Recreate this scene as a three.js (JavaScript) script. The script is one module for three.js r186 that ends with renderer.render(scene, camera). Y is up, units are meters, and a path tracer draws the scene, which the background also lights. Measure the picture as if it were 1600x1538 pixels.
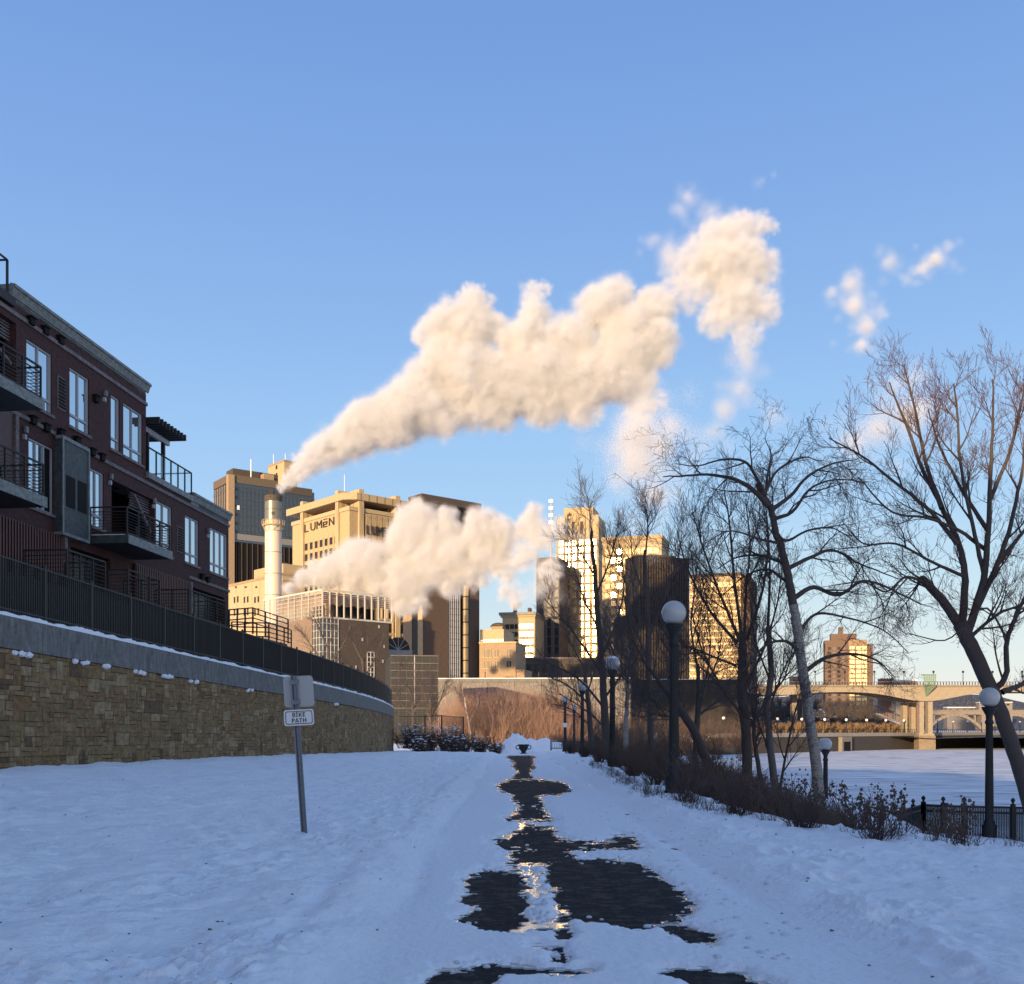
import * as THREE from 'three';
import { mergeGeometries } from 'three/addons/utils/BufferGeometryUtils.js';
import { RoundedBoxGeometry } from 'three/addons/geometries/RoundedBoxGeometry.js';
import { TextGeometry } from 'three/addons/geometries/TextGeometry.js';
import { FontLoader } from 'three/addons/loaders/FontLoader.js';
import { createNoise2D, createNoise3D } from 'simplex-noise';

// ---------------------------------------------------------------- camera, sky, sun
const scene = new THREE.Scene();
const F = 1640, CX = 800, HY = 1140, CAM = 1.6;           // focal length and horizon in photo pixels, eye height in metres
const camera = new THREE.PerspectiveCamera(2 * Math.atan(769 / F) * 180 / Math.PI, 1600 / 1538, 0.1, 9000);
camera.position.set(0, CAM, 0);
camera.setViewOffset(1600, 1538, 0, 769 - HY, 1600, 1538);
const renderer = new THREE.WebGLRenderer({ antialias: true });
renderer.toneMapping = THREE.LinearToneMapping;
renderer.toneMappingExposure = 1.7;
renderer.shadowMap.enabled = true;

const SUN_AZ = 28, SUN_EL = 8.2;                          // degrees left of straight behind the camera, and up
const sunDir = new THREE.Vector3(-Math.sin(SUN_AZ * Math.PI / 180) * Math.cos(SUN_EL * Math.PI / 180), Math.sin(SUN_EL * Math.PI / 180), Math.cos(SUN_AZ * Math.PI / 180) * Math.cos(SUN_EL * Math.PI / 180));
const lin = (r, g, b) => new THREE.Color().setRGB(r / 255, g / 255, b / 255, THREE.SRGBColorSpace);
{
  const W = 1024, H = 512, data = new Float32Array(W * H * 4);
  const stops = [[0, lin(246, 240, 226)], [4, lin(224, 236, 236)], [8, lin(197, 226, 243)], [12, lin(171, 209, 245)], [16, lin(158, 199, 243)], [20, lin(145, 187, 237)], [26, lin(132, 173, 230)], [35, lin(115, 157, 219)], [55, lin(122, 155, 210)], [90, lin(126, 154, 206)]];
  const c = new THREE.Color(), warm = new THREE.Color().setRGB(1.0, 0.62, 0.3), dir = new THREE.Vector3();
  for (let j = 0; j < H; j++) {
    const el = ((j + 0.5) / H - 0.5) * 180, e = Math.max(0, el);
    let k = 0; while (k < stops.length - 2 && stops[k + 1][0] < e) k++;
    const t = Math.min(1, (e - stops[k][0]) / (stops[k + 1][0] - stops[k][0]));
    for (let i = 0; i < W; i++) {
      const a = ((i + 0.5) / W - 0.5) * 2 * Math.PI, er = el * Math.PI / 180;
      dir.set(Math.cos(a) * Math.cos(er), Math.sin(er), Math.sin(a) * Math.cos(er));
      c.copy(stops[k][1]).lerp(stops[k + 1][1], t).multiplyScalar(1 / 1.68);
      const across = dir.x;                               // towards the right of the view the sky pales a little
      const pale = 0.07 * across * Math.exp(-e / 30);
      const s = Math.max(0, dir.dot(sunDir)), glow = 0.8 * Math.pow(s, 3) * Math.exp(-e / 20) + 0.9 * Math.pow(s, 60);
      const o = (j * W + i) * 4;
      data[o] = c.r * (1 + 1.2 * pale) + warm.r * glow; data[o + 1] = c.g * (1 + pale) + warm.g * glow; data[o + 2] = c.b * (1 + 0.4 * pale) + warm.b * glow; data[o + 3] = 1;
    }
  }
  const sky = new THREE.DataTexture(data, W, H, THREE.RGBAFormat, THREE.FloatType);
  sky.mapping = THREE.EquirectangularReflectionMapping; sky.magFilter = sky.minFilter = THREE.LinearFilter; sky.needsUpdate = true;
  scene.background = sky; scene.environment = sky;
}
const sun = new THREE.DirectionalLight(new THREE.Color().setRGB(1, 0.7, 0.38), 5);
sun.name = 'sun'; sun.position.copy(sunDir).multiplyScalar(600).add(new THREE.Vector3(0, 0, -200)); sun.target.position.set(0, 0, -200);
sun.castShadow = true; sun.shadow.mapSize.set(4096, 4096); sun.shadow.radius = 1;
Object.assign(sun.shadow.camera, { left: -400, right: 400, top: 300, bottom: -300, near: 1, far: 1800 });
scene.add(sun, sun.target);

// ---------------------------------------------------------------- helpers
let seed = 7;
const rnd = () => { seed = (seed + 0x6d2b79f5) | 0; let t = Math.imul(seed ^ (seed >>> 15), 1 | seed); t = (t + Math.imul(t ^ (t >>> 7), 61 | t)) ^ t; return ((t ^ (t >>> 14)) >>> 0) / 4294967296; };
const rr = (a, b) => a + (b - a) * rnd(), gauss = () => (rnd() + rnd() + rnd() + rnd() - 2) * 0.87;
const n2 = createNoise2D(rnd), n3 = createNoise3D(rnd);
const clamp = (x, a, b) => Math.min(b, Math.max(a, x)), smooth = (x, a, b) => { const t = clamp((x - a) / (b - a), 0, 1); return t * t * (3 - 2 * t); }, mix = (a, b, t) => a + (b - a) * t;
const V = (x, y, z) => new THREE.Vector3(x, y, z);
const P = (px, py, d) => V((px - CX) / F * d, CAM + (HY - py) / F * d, -d);       // the point seen at a photo pixel, d metres away
const fbm = (x, y, o = 4) => { let s = 0, a = 0.5; for (let i = 0; i < o; i++) { s += a * n2(x, y); x *= 2.03; y *= 2.03; a *= 0.5; } return s; };
const used = new Map();
const numbered = (name) => { const n = used.get(name) ?? 0; used.set(name, n + 1); return n ? name + '_' + String(n).padStart(3, '0') : name; };
function tag(o, label, category, group) { o.userData.label = label; o.userData.category = category; if (group) o.userData.group = group; return o; }
function thing(name, label, category, pos = [0, 0, 0], turn = 0, group) {
  const o = new THREE.Group(); o.name = numbered(name); o.position.set(...pos); o.rotation.y = turn; scene.add(o); return tag(o, label, category, group);
}
function put(name, geo, mat, parent = scene) {
  const g = Array.isArray(geo) ? (geo.length > 1 ? mergeGeometries(geo.map((x) => x.index ? x.toNonIndexed() : x)) : geo[0]) : geo;
  const m = new THREE.Mesh(g, mat); m.castShadow = m.receiveShadow = true;
  m.name = parent === scene ? numbered(name) : name; parent.add(m); return m;
}
function struct(name, geo, mat) { const m = put(name, geo, mat); m.userData.kind = 'structure'; return m; }
function wuv(g, s = 1) {                                                                 // uv in metres, by the way each face points
  if (g.index) g = g.toNonIndexed();
  const p = g.attributes.position, n = g.attributes.normal, uv = new Float32Array(p.count * 2);
  for (let i = 0; i < p.count; i++) {
    const ax = Math.abs(n.getX(i)), ay = Math.abs(n.getY(i)), az = Math.abs(n.getZ(i)), x = p.getX(i), y = p.getY(i), z = p.getZ(i);
    const [u, v] = ax > ay && ax > az ? [z, y] : ay > az ? [x, z] : [x, y];
    uv[2 * i] = u * s; uv[2 * i + 1] = v * s;
  }
  g.setAttribute('uv', new THREE.BufferAttribute(uv, 2)); return g;
}
const bx = (x0, x1, y0, y1, z0, z1) => wuv(new THREE.BoxGeometry(x1 - x0, y1 - y0, z1 - z0).translate((x0 + x1) / 2, (y0 + y1) / 2, (z0 + z1) / 2));
const cyl = (r0, r1, h, x, y, z, n = 16) => new THREE.CylinderGeometry(r1, r0, h, n).translate(x, y + h / 2, z).toNonIndexed();
function bar(a, b, w, d = w) {                                                            // a square bar from a to b
  const l = a.distanceTo(b), g = new THREE.BoxGeometry(w, l, d).toNonIndexed(), q = new THREE.Quaternion().setFromUnitVectors(V(0, 1, 0), b.clone().sub(a).normalize());
  return g.applyQuaternion(q).translate((a.x + b.x) / 2, (a.y + b.y) / 2, (a.z + b.z) / 2);
}
const UNIT = new THREE.BoxGeometry(1, 1, 1);
function ub(name, mat, parent, x0, x1, y0, y1, z0, z1) {                                  // a shared unit box, stretched
  const m = new THREE.Mesh(UNIT, mat); m.name = name; m.position.set((x0 + x1) / 2, (y0 + y1) / 2, (z0 + z1) / 2); m.scale.set(x1 - x0, y1 - y0, z1 - z0);
  m.castShadow = m.receiveShadow = true; parent.add(m); return m;
}
class Tubes {                                                                             // tapered tubes along polylines, merged
  constructor() { this.p = []; this.n = []; this.u = []; this.i = []; }
  add(pts, rad, sides) {
    const base0 = this.p.length / 3; let up = V(0.31, 0.2, 0.93), along = 0;
    const t = V(0, 0, 0), s = V(0, 0, 0), w = V(0, 0, 0);
    for (let k = 0; k < pts.length; k++) {
      t.copy(pts[Math.min(k + 1, pts.length - 1)]).sub(pts[Math.max(k - 1, 0)]).normalize();
      s.crossVectors(t, up); if (s.lengthSq() < 1e-4) s.set(1, 0, 0.1).cross(t); s.normalize(); w.crossVectors(s, t); up.copy(w);
      if (k) along += pts[k].distanceTo(pts[k - 1]);
      for (let j = 0; j <= sides; j++) {
        const a = j / sides * Math.PI * 2, ca = Math.cos(a), sa = Math.sin(a), nx = s.x * ca + w.x * sa, ny = s.y * ca + w.y * sa, nz = s.z * ca + w.z * sa;
        this.p.push(pts[k].x + nx * rad[k], pts[k].y + ny * rad[k], pts[k].z + nz * rad[k]); this.n.push(nx, ny, nz); this.u.push(j / sides * 6.28 * rad[0], along);
        if (k && j) { const b = base0 + k * (sides + 1) + j; this.i.push(b, b - sides - 2, b - 1, b, b - sides - 1, b - sides - 2); }
      }
    }
  }
  get tris() { return this.i.length / 3; }
  geo() {
    const g = new THREE.BufferGeometry();
    g.setAttribute('position', new THREE.Float32BufferAttribute(this.p, 3)); g.setAttribute('normal', new THREE.Float32BufferAttribute(this.n, 3)); g.setAttribute('uv', new THREE.Float32BufferAttribute(this.u, 2)); g.setIndex(this.i);
    return g;
  }
}
function tex(w, h, f, srgb, repeat = 1) {                                                 // a computed tile; f(u, v) gives one or three values 0..1
  const d = new Uint8Array(w * h * 4);
  for (let j = 0; j < h; j++) for (let i = 0; i < w; i++) {
    const v = f(i / w, j / h), o = (j * w + i) * 4;
    if (v.length) { d[o] = clamp(v[0], 0, 1) * 255; d[o + 1] = clamp(v[1], 0, 1) * 255; d[o + 2] = clamp(v[2], 0, 1) * 255; } else d[o] = d[o + 1] = d[o + 2] = clamp(v, 0, 1) * 255;
    d[o + 3] = 255;
  }
  const t = new THREE.DataTexture(d, w, h); t.wrapS = t.wrapT = THREE.RepeatWrapping; t.magFilter = t.minFilter = THREE.LinearFilter; t.repeat.set(repeat, repeat);
  if (srgb) t.colorSpace = THREE.SRGBColorSpace; t.needsUpdate = true; return t;
}
const tile = (u, v, fu, fv, z = 0) => {                                                  // noise that repeats without a seam
  const a = u * 2 * Math.PI, b = v * 2 * Math.PI;
  return 0.5 * (n3(Math.cos(a) * fu + z, Math.sin(a) * fu, Math.cos(b) * fv + 3 * Math.sin(b) * 0.33 * fv + z) + n3(Math.sin(a) * fu * 1.0 - z, Math.cos(b) * fv, Math.sin(b) * fv + Math.cos(a) * fu * 0.5));
};
const tileO = (u, v, f, o = 4, z = 0) => { let s = 0, a = 0.55; for (let k = 0; k < o; k++) { s += a * tile(u, v, f, f, z + k * 7); f *= 2.1; a *= 0.55; } return s; };

// ---------------------------------------------------------------- materials
const S = (c, o = {}) => new THREE.MeshStandardMaterial({ color: new THREE.Color().setRGB(...c), roughness: 0.85, ...o });
const T = {
  grain: tex(512, 512, (u, v) => 0.82 + 0.3 * tileO(u, v, 2.2, 5) + 0.06 * (rnd() - 0.5), true, 0.35),
  streak: tex(512, 512, (u, v) => 0.8 + 0.08 * tile(u, v, 9, 0.5) + 0.13 * tile(u, v, 3, 1, 4) + 0.14 * tileO(u, v, 4, 4) + 0.05 * (rnd() - 0.5), true, 0.22),
  rough: tex(512, 512, (u, v) => 0.5 + 0.5 * tileO(u, v, 4, 6), false, 0.5),
  bark: tex(256, 512, (u, v) => 0.5 + 0.45 * tile(u, v, 5, 1.5) + 0.25 * tile(u, v, 10, 4, 5), false, 1),
  birch: tex(512, 512, (u, v) => { const s = tile(u, v, 1.2, 7) + 0.7 * tile(u, v, 2, 14, 9), k = smooth(s, 0.25, 0.5) * 0.75, g = 0.1 * tileO(u, v, 3, 4); return [0.62 + g - 0.5 * k, 0.6 + g - 0.5 * k, 0.57 + g - 0.48 * k]; }, true, 1),
  snow: tex(1024, 1024, (u, v) => 0.5 + 0.35 * tileO(u, v, 3, 6) + 0.12 * (rnd() - 0.5), false, 0.5),
  asphalt: tex(512, 512, (u, v) => { const g = rnd(), c = 0.2 + 0.3 * (g > 0.9 ? g : 0.4 * g) + 0.16 * tileO(u, v, 2, 4); return [c, c, c * 1.02]; }, true, 1.4),
  wet: tex(512, 512, (u, v) => 0.72 + 0.26 * smooth(tileO(u, v, 1.6, 5), -0.3, 0.1), false, 0.45),
  asphaltBump: tex(512, 512, () => { const g = rnd(); return g * g; }, false, 1.4),
};
const M = {
  snow: S([0.88, 0.88, 0.89], { roughness: 0.75, bumpMap: T.snow, bumpScale: 0.035 }),
  snowFar: S([0.8, 0.82, 0.86], { roughness: 0.8 }),
  cap: S([0.84, 0.86, 0.9], { roughness: 0.8, bumpMap: T.snow, bumpScale: 0.015 }),
  concrete: S([0.25, 0.235, 0.215], { map: T.streak, bumpMap: T.rough, bumpScale: 0.004 }),
  iron: S([0.009, 0.0095, 0.01], { roughness: 0.65 }), fencePost: S([0.03, 0.031, 0.031], { roughness: 0.6 }), ironFence: S([0.008, 0.0085, 0.008], { roughness: 0.6 }),
  rail: S([0.018, 0.016, 0.016], { roughness: 0.65 }),
  frame: S([0.34, 0.34, 0.36], { roughness: 0.5 }),
  pane: S([0.62, 0.68, 0.72], { roughness: 0.03, metalness: 0.92 }),
  dark: new THREE.MeshPhysicalMaterial({ color: new THREE.Color().setRGB(0.01, 0.009, 0.009), roughness: 0.7, specularIntensity: 0.25, name: 'dark_inside' }),
  maroon: S([0.08, 0.024, 0.022], { map: T.grain, bumpMap: T.rough, bumpScale: 0.004 }),
  trim: S([0.24, 0.2, 0.2], { map: T.grain }), cornice: S([0.26, 0.28, 0.27], { map: T.grain, roughness: 0.6 }),
  siding: S([0.062, 0.013, 0.01], { roughness: 0.5 }), slate: S([0.066, 0.08, 0.086], { map: T.grain, roughness: 0.6 }),
  steelPost: S([0.2, 0.22, 0.25], { roughness: 0.42, metalness: 0.6 }),
  sand: S([0.6, 0.45, 0.25], { map: T.grain }), sandPale: S([0.64, 0.49, 0.29], { map: T.grain }), tan: S([0.46, 0.32, 0.19], { map: T.grain }),
  brown: S([0.13, 0.085, 0.06], { map: T.grain }), umber: S([0.1, 0.078, 0.06], { map: T.grain }),
  winDark: new THREE.MeshPhysicalMaterial({ color: new THREE.Color().setRGB(0.03, 0.025, 0.024), roughness: 0.35, specularIntensity: 0.35, name: 'dark_window' }),
  glassTower: new THREE.MeshPhysicalMaterial({ color: new THREE.Color().setRGB(0.02, 0.022, 0.025), roughness: 0.1, ior: 2.0, name: 'tower_glass' }),
  gold: S([0.82, 0.64, 0.36], { roughness: 0.34, metalness: 0.85 }),
  bronze: S([0.5, 0.39, 0.23], { roughness: 0.55, metalness: 0.6 }), screen: S([0.46, 0.44, 0.4], { roughness: 0.5 }),
  white: S([0.72, 0.72, 0.7], { roughness: 0.5 }),
  bark: S([0.075, 0.06, 0.055], { bumpMap: T.bark, bumpScale: 0.02, roughness: 0.95 }),
  twig: S([0.08, 0.058, 0.055], { roughness: 0.9 }), twigRed: S([0.11, 0.055, 0.05], { roughness: 0.9 }),
  birch: S([0.8, 0.8, 0.8], { map: T.birch, roughness: 0.85 }),
  brush: S([0.1, 0.066, 0.048], { roughness: 0.95 }),
};
const FONT = await new FontLoader().loadAsync('fonts/droid/droid_sans_bold.typeface.json'), FONT_R = await new FontLoader().loadAsync('fonts/droid/droid_sans_regular.typeface.json');
// ---------------------------------------------------------------- the ground
const wallX = (d) => -14.7 + 0.1 * d - 0.0022 * Math.max(0, d - 45) ** 2;                // the stone wall's line, d metres ahead
const wallTop = (d) => d < 47 ? 4.4 - 0.0205 * (d - 25) : 3.95 - 0.0134 * (d - 47);
const wallFoot = (d) => d < 47 ? 0.53 - 0.0086 * (d - 25) : 0.34 - 0.0176 * (d - 47);
const crest = (d) => d < 21 ? 3.5 + 0.042 * (21 - d) ** 2 * (d > 12 ? 1 : (9 / (21 - d)) ** 1) : 3.5 + 0.012 * (d - 21);
const quay = (d) => clamp(-1.8 - 0.072 * (d - 30), -4.3, -1.3);
function land(x, d) {                                                                     // height without snow
  const far = -0.0005 * Math.max(0, d - 55) ** 2 * (d < 90 ? 1 : 0) + (d >= 90 ? -0.61 - 0.004 * Math.min(d - 90, 100) : 0);
  const foot = wallFoot(clamp(d, 5, 88)), wx = wallX(clamp(d, 5, 88));
  let y = far;
  if (x < -2.5) y = mix(far, Math.max(foot, far), smooth(x, -2.5, wx) * 0.35 + 0.65 * clamp((x + 2.5) / (wx + 2.5), 0, 1));
  const c = crest(d);
  if (x > c) { const k = x - c; y = Math.max(far - 0.02 * k - 0.3 * (k > 1.2 ? k - 0.6 : k * k / 2.4), Math.min(quay(d), far)); }
  return y;
}
// bare patches of asphalt, as outlines on the ground (given where they lie in the photograph)
const onGround = (py) => CAM * F / (py - HY);
const PATCHES = [
  [783, 1229, 800, 1221, 850, 1222, 880, 1227, 887, 1235, 870, 1240, 838, 1241, 846, 1265, 858, 1283, 795, 1281, 815, 1265, 808, 1250, 808, 1240, 788, 1236],
  [820, 1290, 860, 1296, 862, 1305, 880, 1314, 925, 1319, 960, 1316, 965, 1308, 985, 1312, 995, 1326, 925, 1328, 880, 1331, 905, 1344, 950, 1346, 1005, 1355, 1030, 1375, 1060, 1395, 1082, 1420, 1076, 1430, 1050, 1430, 1060, 1440, 1010, 1452, 960, 1448, 910, 1437, 890, 1432, 874, 1415, 868, 1395, 862, 1378, 856, 1364, 858, 1354, 800, 1350, 800, 1333, 825, 1330, 790, 1325, 775, 1315, 800, 1308, 815, 1297],
  [740, 1370, 760, 1363, 810, 1362, 825, 1370, 820, 1385, 838, 1390, 818, 1405, 825, 1415, 812, 1425, 825, 1440, 845, 1447, 870, 1450, 868, 1454, 805, 1457, 760, 1452, 722, 1440, 750, 1420, 722, 1412, 735, 1395, 730, 1380],
  [1040, 1449, 1085, 1455, 1124, 1470, 1115, 1478, 1080, 1475, 1050, 1462],
  [876, 1425, 883, 1425, 884, 1470, 876, 1470], [842, 1483, 876, 1485, 878, 1500, 884, 1505, 876, 1506, 872, 1490],
  [660, 1548, 690, 1522, 740, 1511, 775, 1513, 922, 1518, 915, 1524, 780, 1526, 765, 1548], [1030, 1522, 1100, 1518, 1150, 1525, 1215, 1548, 1100, 1548],
  [800, 1183, 828, 1183, 826, 1187, 806, 1188], [812, 1190, 826, 1191, 828, 1200, 822, 1208, 826, 1215, 806, 1216, 815, 1206, 808, 1198],
];
function inPatch(px, py) {                                                                // distance outside a patch, in photo pixels (inside: negative)
  let best = 1e9;
  for (const q of PATCHES) {
    let inside = false, d2 = 1e9;
    for (let i = 0, j = q.length - 2; i < q.length; j = i, i += 2) {
      const xi = q[i], yi = q[i + 1], xj = q[j], yj = q[j + 1];
      if ((yi > py) !== (yj > py) && px < (xj - xi) * (py - yi) / (yj - yi) + xi) inside = !inside;
      const ex = xj - xi, ey = yj - yi, t = clamp(((px - xi) * ex + (py - yi) * ey) / (ex * ex + ey * ey + 1e-9), 0, 1);
      d2 = Math.min(d2, ((px - xi - t * ex) * 0.45) ** 2 + (py - yi - t * ey) ** 2);
    }
    best = Math.min(best, inside ? -Math.sqrt(d2) : Math.sqrt(d2));
  }
  return best;
}
function patchAt(x, d) {
  const py = HY + CAM * F / d, px = CX + x / d * F;
  if (px < 620 || px > 1260 || py > 1600) return 60;
  const ragged = 3.4 * n2(x * 1.7, d * 2.3) + 3.2 * n2(x * 4.2, d * 6) + 1.7 * n2(x * 10, d * 15) + 0.8 * n2(x * 22, d * 30);
  return inPatch(px, py) + ragged * clamp((py - 1140) / 170, 0.3, 1);
}
const grid = [], gx = [], gd = [];
for (let x = -19; x <= 21;) { gx.push(x); const k = Math.abs(x - 0.6); x += k < 1.9 ? 0.021 : 0.021 + (k - 1.9) * 0.018; }
for (let d = 2.2; d < 135; d *= d < 45 ? 1.0046 : 1.009) gd.push(d);
function sheet(height, xs, ds, uvScale = 1) {
  const nx = xs.length, nd = ds.length, p = new Float32Array(nx * nd * 3), uv = new Float32Array(nx * nd * 2), idx = [];
  for (let j = 0; j < nd; j++) for (let i = 0; i < nx; i++) {
    const o = j * nx + i; p[3 * o] = xs[i]; p[3 * o + 1] = height(xs[i], ds[j], i, j); p[3 * o + 2] = -ds[j]; uv[2 * o] = xs[i] * uvScale; uv[2 * o + 1] = ds[j] * uvScale;
    if (i && j) idx.push(o, o - nx, o - nx - 1, o, o - nx - 1, o - 1);
  }
  const g = new THREE.BufferGeometry(); g.setAttribute('position', new THREE.BufferAttribute(p, 3)); g.setAttribute('uv', new THREE.BufferAttribute(uv, 2));
  for (let k = 0; k < idx.length; k += 3) { const t = idx[k + 1]; idx[k + 1] = idx[k + 2]; idx[k + 2] = t; }
  g.setIndex(idx.length > 0 ? idx : []); g.computeVertexNormals(); return g;
}
const flip = (g) => { const a = g.index.array; for (let k = 0; k < a.length; k += 3) { const t = a[k + 1]; a[k + 1] = a[k + 2]; a[k + 2] = t; } g.computeVertexNormals(); return g; };
const up = (g) => g.attributes.normal.getY(Math.floor(g.attributes.normal.count / 2)) < 0 ? flip(g) : g;
const patch = new Float32Array(gx.length * gd.length);
gd.forEach((d, j) => gx.forEach((x, i) => { patch[j * gx.length + i] = Math.abs(x - 0.6) < 4 ? patchAt(x, d) : 60; }));
const STEPS = []; { for (const [x0, d0, x1, d1] of [[-7.5, 22, -2.2, 10.2], [-3.4, 8.5, -1.2, 24], [2.9, 6.6, 3.3, 15], [-5.2, 9.5, -8.5, 19]]) { const n = Math.round(Math.hypot(x1 - x0, d1 - d0) / 0.72); for (let i = 0; i <= n; i++) { const t = i / n, nx = (d1 - d0), nd = -(x1 - x0), l = Math.hypot(nx, nd); STEPS.push([mix(x0, x1, t) + nx / l * 0.12 * (i % 2 ? 1 : -1) + rr(-0.06, 0.06), mix(d0, d1, t) + rr(-0.08, 0.08)]); } } }
const inStrip = (x, d) => d > 8.4 && d < 12.6 && Math.abs(x - 0.24 - 0.05 * n2(d, 9)) < 0.11 + 0.09 * n2(d * 1.6, 3) + 0.05 * n2(d * 6, 2) && n2(x * 5, d * 5) > -0.55;
function snowDepth(x, d, s) {
  const side = Math.abs(x - 0.65), bank = smooth(side, 1.5, 2.3), lump = 0.5 + 0.5 * fbm(x * 0.9, d * 0.9, 3);
  let t = 0.045 + 0.1 * bank + 0.07 * bank * fbm(x * 0.5, d * 0.35, 4) + 0.035 * bank * fbm(x * 2.2 + 9, d * 2, 3) + 0.018 * lump * smooth(n2(x * 0.3, d * 0.25), 0, 0.7) * fbm(x * 7, d * 7, 2);
  t += 0.05 * Math.exp(-(((side - 2.1) / 0.35) ** 2)) * (0.6 + 0.7 * n2(x, d * 0.6));        // low ridges ploughed to the edges
  for (const rut of [-1.05, -1.75, 2.15]) t -= 0.05 * Math.exp(-(((x - rut - 0.12 * n2(d * 0.12, rut)) / 0.11) ** 2)) * smooth(n2(d * 0.16, rut * 3), -0.7, 0.1) * (0.7 + 0.5 * n2(d * 3, rut));
  // trodden crust, clods and old footprints
  const clod = n2(x * 4.6 + 31, d * 4.1), crust = smooth(n2(x * 0.5 - 7, d * 0.4), -0.3, 0.5); t += bank * crust * (0.035 * smooth(clod, 0.5, 0.85) + 0.022 * smooth(n2(x * 10, d * 9), 0.2, 0.8) + 0.012 * n2(x * 19, d * 17));
  const dent = n2(x * 2.9 - 11, d * 2.3 + 5); t -= 0.035 * bank * smooth(dent, 0.66, 0.9);
  for (const f of STEPS) { const ex = (x - f[0]) / 0.1, ed = (d - f[1]) / 0.2; if (Math.abs(ex) < 3 && Math.abs(ed) < 3) t += -0.055 * Math.exp(-(ex * ex + ed * ed) * 1.1) + 0.02 * Math.exp(-((Math.sqrt(ex * ex + ed * ed) - 1.5) ** 2) * 4); }
  if (s < 14 && s > 0 && inStrip(x, d)) return -0.004 + 0.014 * smooth(n2(x * 8, d * 13), 0.15, 0.6);
  return s < 14 ? Math.min(t, -0.012 + 0.062 * smooth(s, 0.5 + 1.5 * n2(x * 4, d * 4), 15) + (s > 3 ? 0.012 * smooth(s, 3, 6) : 0)) : t;
}
const snowGround = struct('snow_ground', up(sheet((x, d, i, j) => land(x, d) + snowDepth(x, d, patch[j * gx.length + i]), gx, gd)), M.snow);
const px_ = []; for (let x = -1.1; x <= 2.6; x += 0.05) px_.push(x);
const pd_ = []; for (let d = 2.2; d < 100; d *= 1.012) pd_.push(d);
struct('asphalt_path', up(sheet((x, d) => land(x, d), px_, pd_)), new THREE.MeshPhysicalMaterial({ color: new THREE.Color().setRGB(0.4, 0.35, 0.3), map: T.asphalt, bumpMap: T.asphaltBump, bumpScale: 0.002, roughness: 1, roughnessMap: T.wet, specularIntensity: 0.4, name: 'asphalt' }));
// thin melt ice that rims the bare asphalt
{
  const ix = gx.filter((x) => x > -1.2 && x < 2.7), at = ix.map((x) => gx.indexOf(x));
  const m = new THREE.MeshPhysicalMaterial({ color: new THREE.Color().setRGB(0.3, 0.3, 0.29), roughness: 0.14, clearcoat: 0.55, clearcoatRoughness: 0.08, bumpMap: T.snow, bumpScale: 0.0025, name: 'melt_ice' });
  struct('melt_ice', up(sheet((x, d, i, j) => {
    const s = patch[j * gx.length + at[i]], e = s - 0.6 - 3.4 * smooth(d, 17, 30) + 3.6 * n2(x * 1.9, d * 1.3) + 2.4 * n2(x * 7 + 4, d * 11);
    const strip = inStrip(x, d) ? 1 : 0;
    return land(x, d) + (e > 0 || strip ? 0.006 : -0.02);
  }, ix, gd)), m);
}
// the wider ground, the river and the far bank
const wideX = [-2500, -1200, -600, -300, -150, -80, -40, -19.5, -12, -4, 4, 12, 20, 26];
struct('city_ground', up(sheet((x, d) => d < 130 ? -0.9 - 0.06 * Math.max(0, x - 4) - 0.5 * (x > 14 ? (x - 14) * 0.25 : 0) : -1.6 - 0.12 * Math.max(0, x - 4), [...wideX.slice(0, 11), 14, 20, 24], [-400, -100, 0, 60, 100, 130, 160, 220, 300, 500, 900, 1600, 3000])), M.snowFar);
{
  const ice = tex(1024, 1024, (u, v) => { const k = 0.85 + 0.1 * tile(u, v, 1.2, 6) + 0.09 * tileO(u, v, 2, 5), w = smooth(tile(u, v, 1.5, 9, 3) + 0.5 * tile(u, v, 4, 16, 8), 0.25, 0.7) * 0.3; return [k - w, k - w * 0.95, k - w * 0.85]; }, true, 1 / 90);
  struct('river_ice', up(sheet((x, d) => -4.8 + 0.05 * n2(x * 0.11, d * 0.3) + 0.03 * n2(x * 0.4, d * 0.9), Array.from({ length: 160 }, (_, i) => 12 + i * 3.4), Array.from({ length: 240 }, (_, i) => 12 + i * 2.2))), S([0.84, 0.86, 0.9], { map: ice, roughness: 0.7 }));
}
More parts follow.
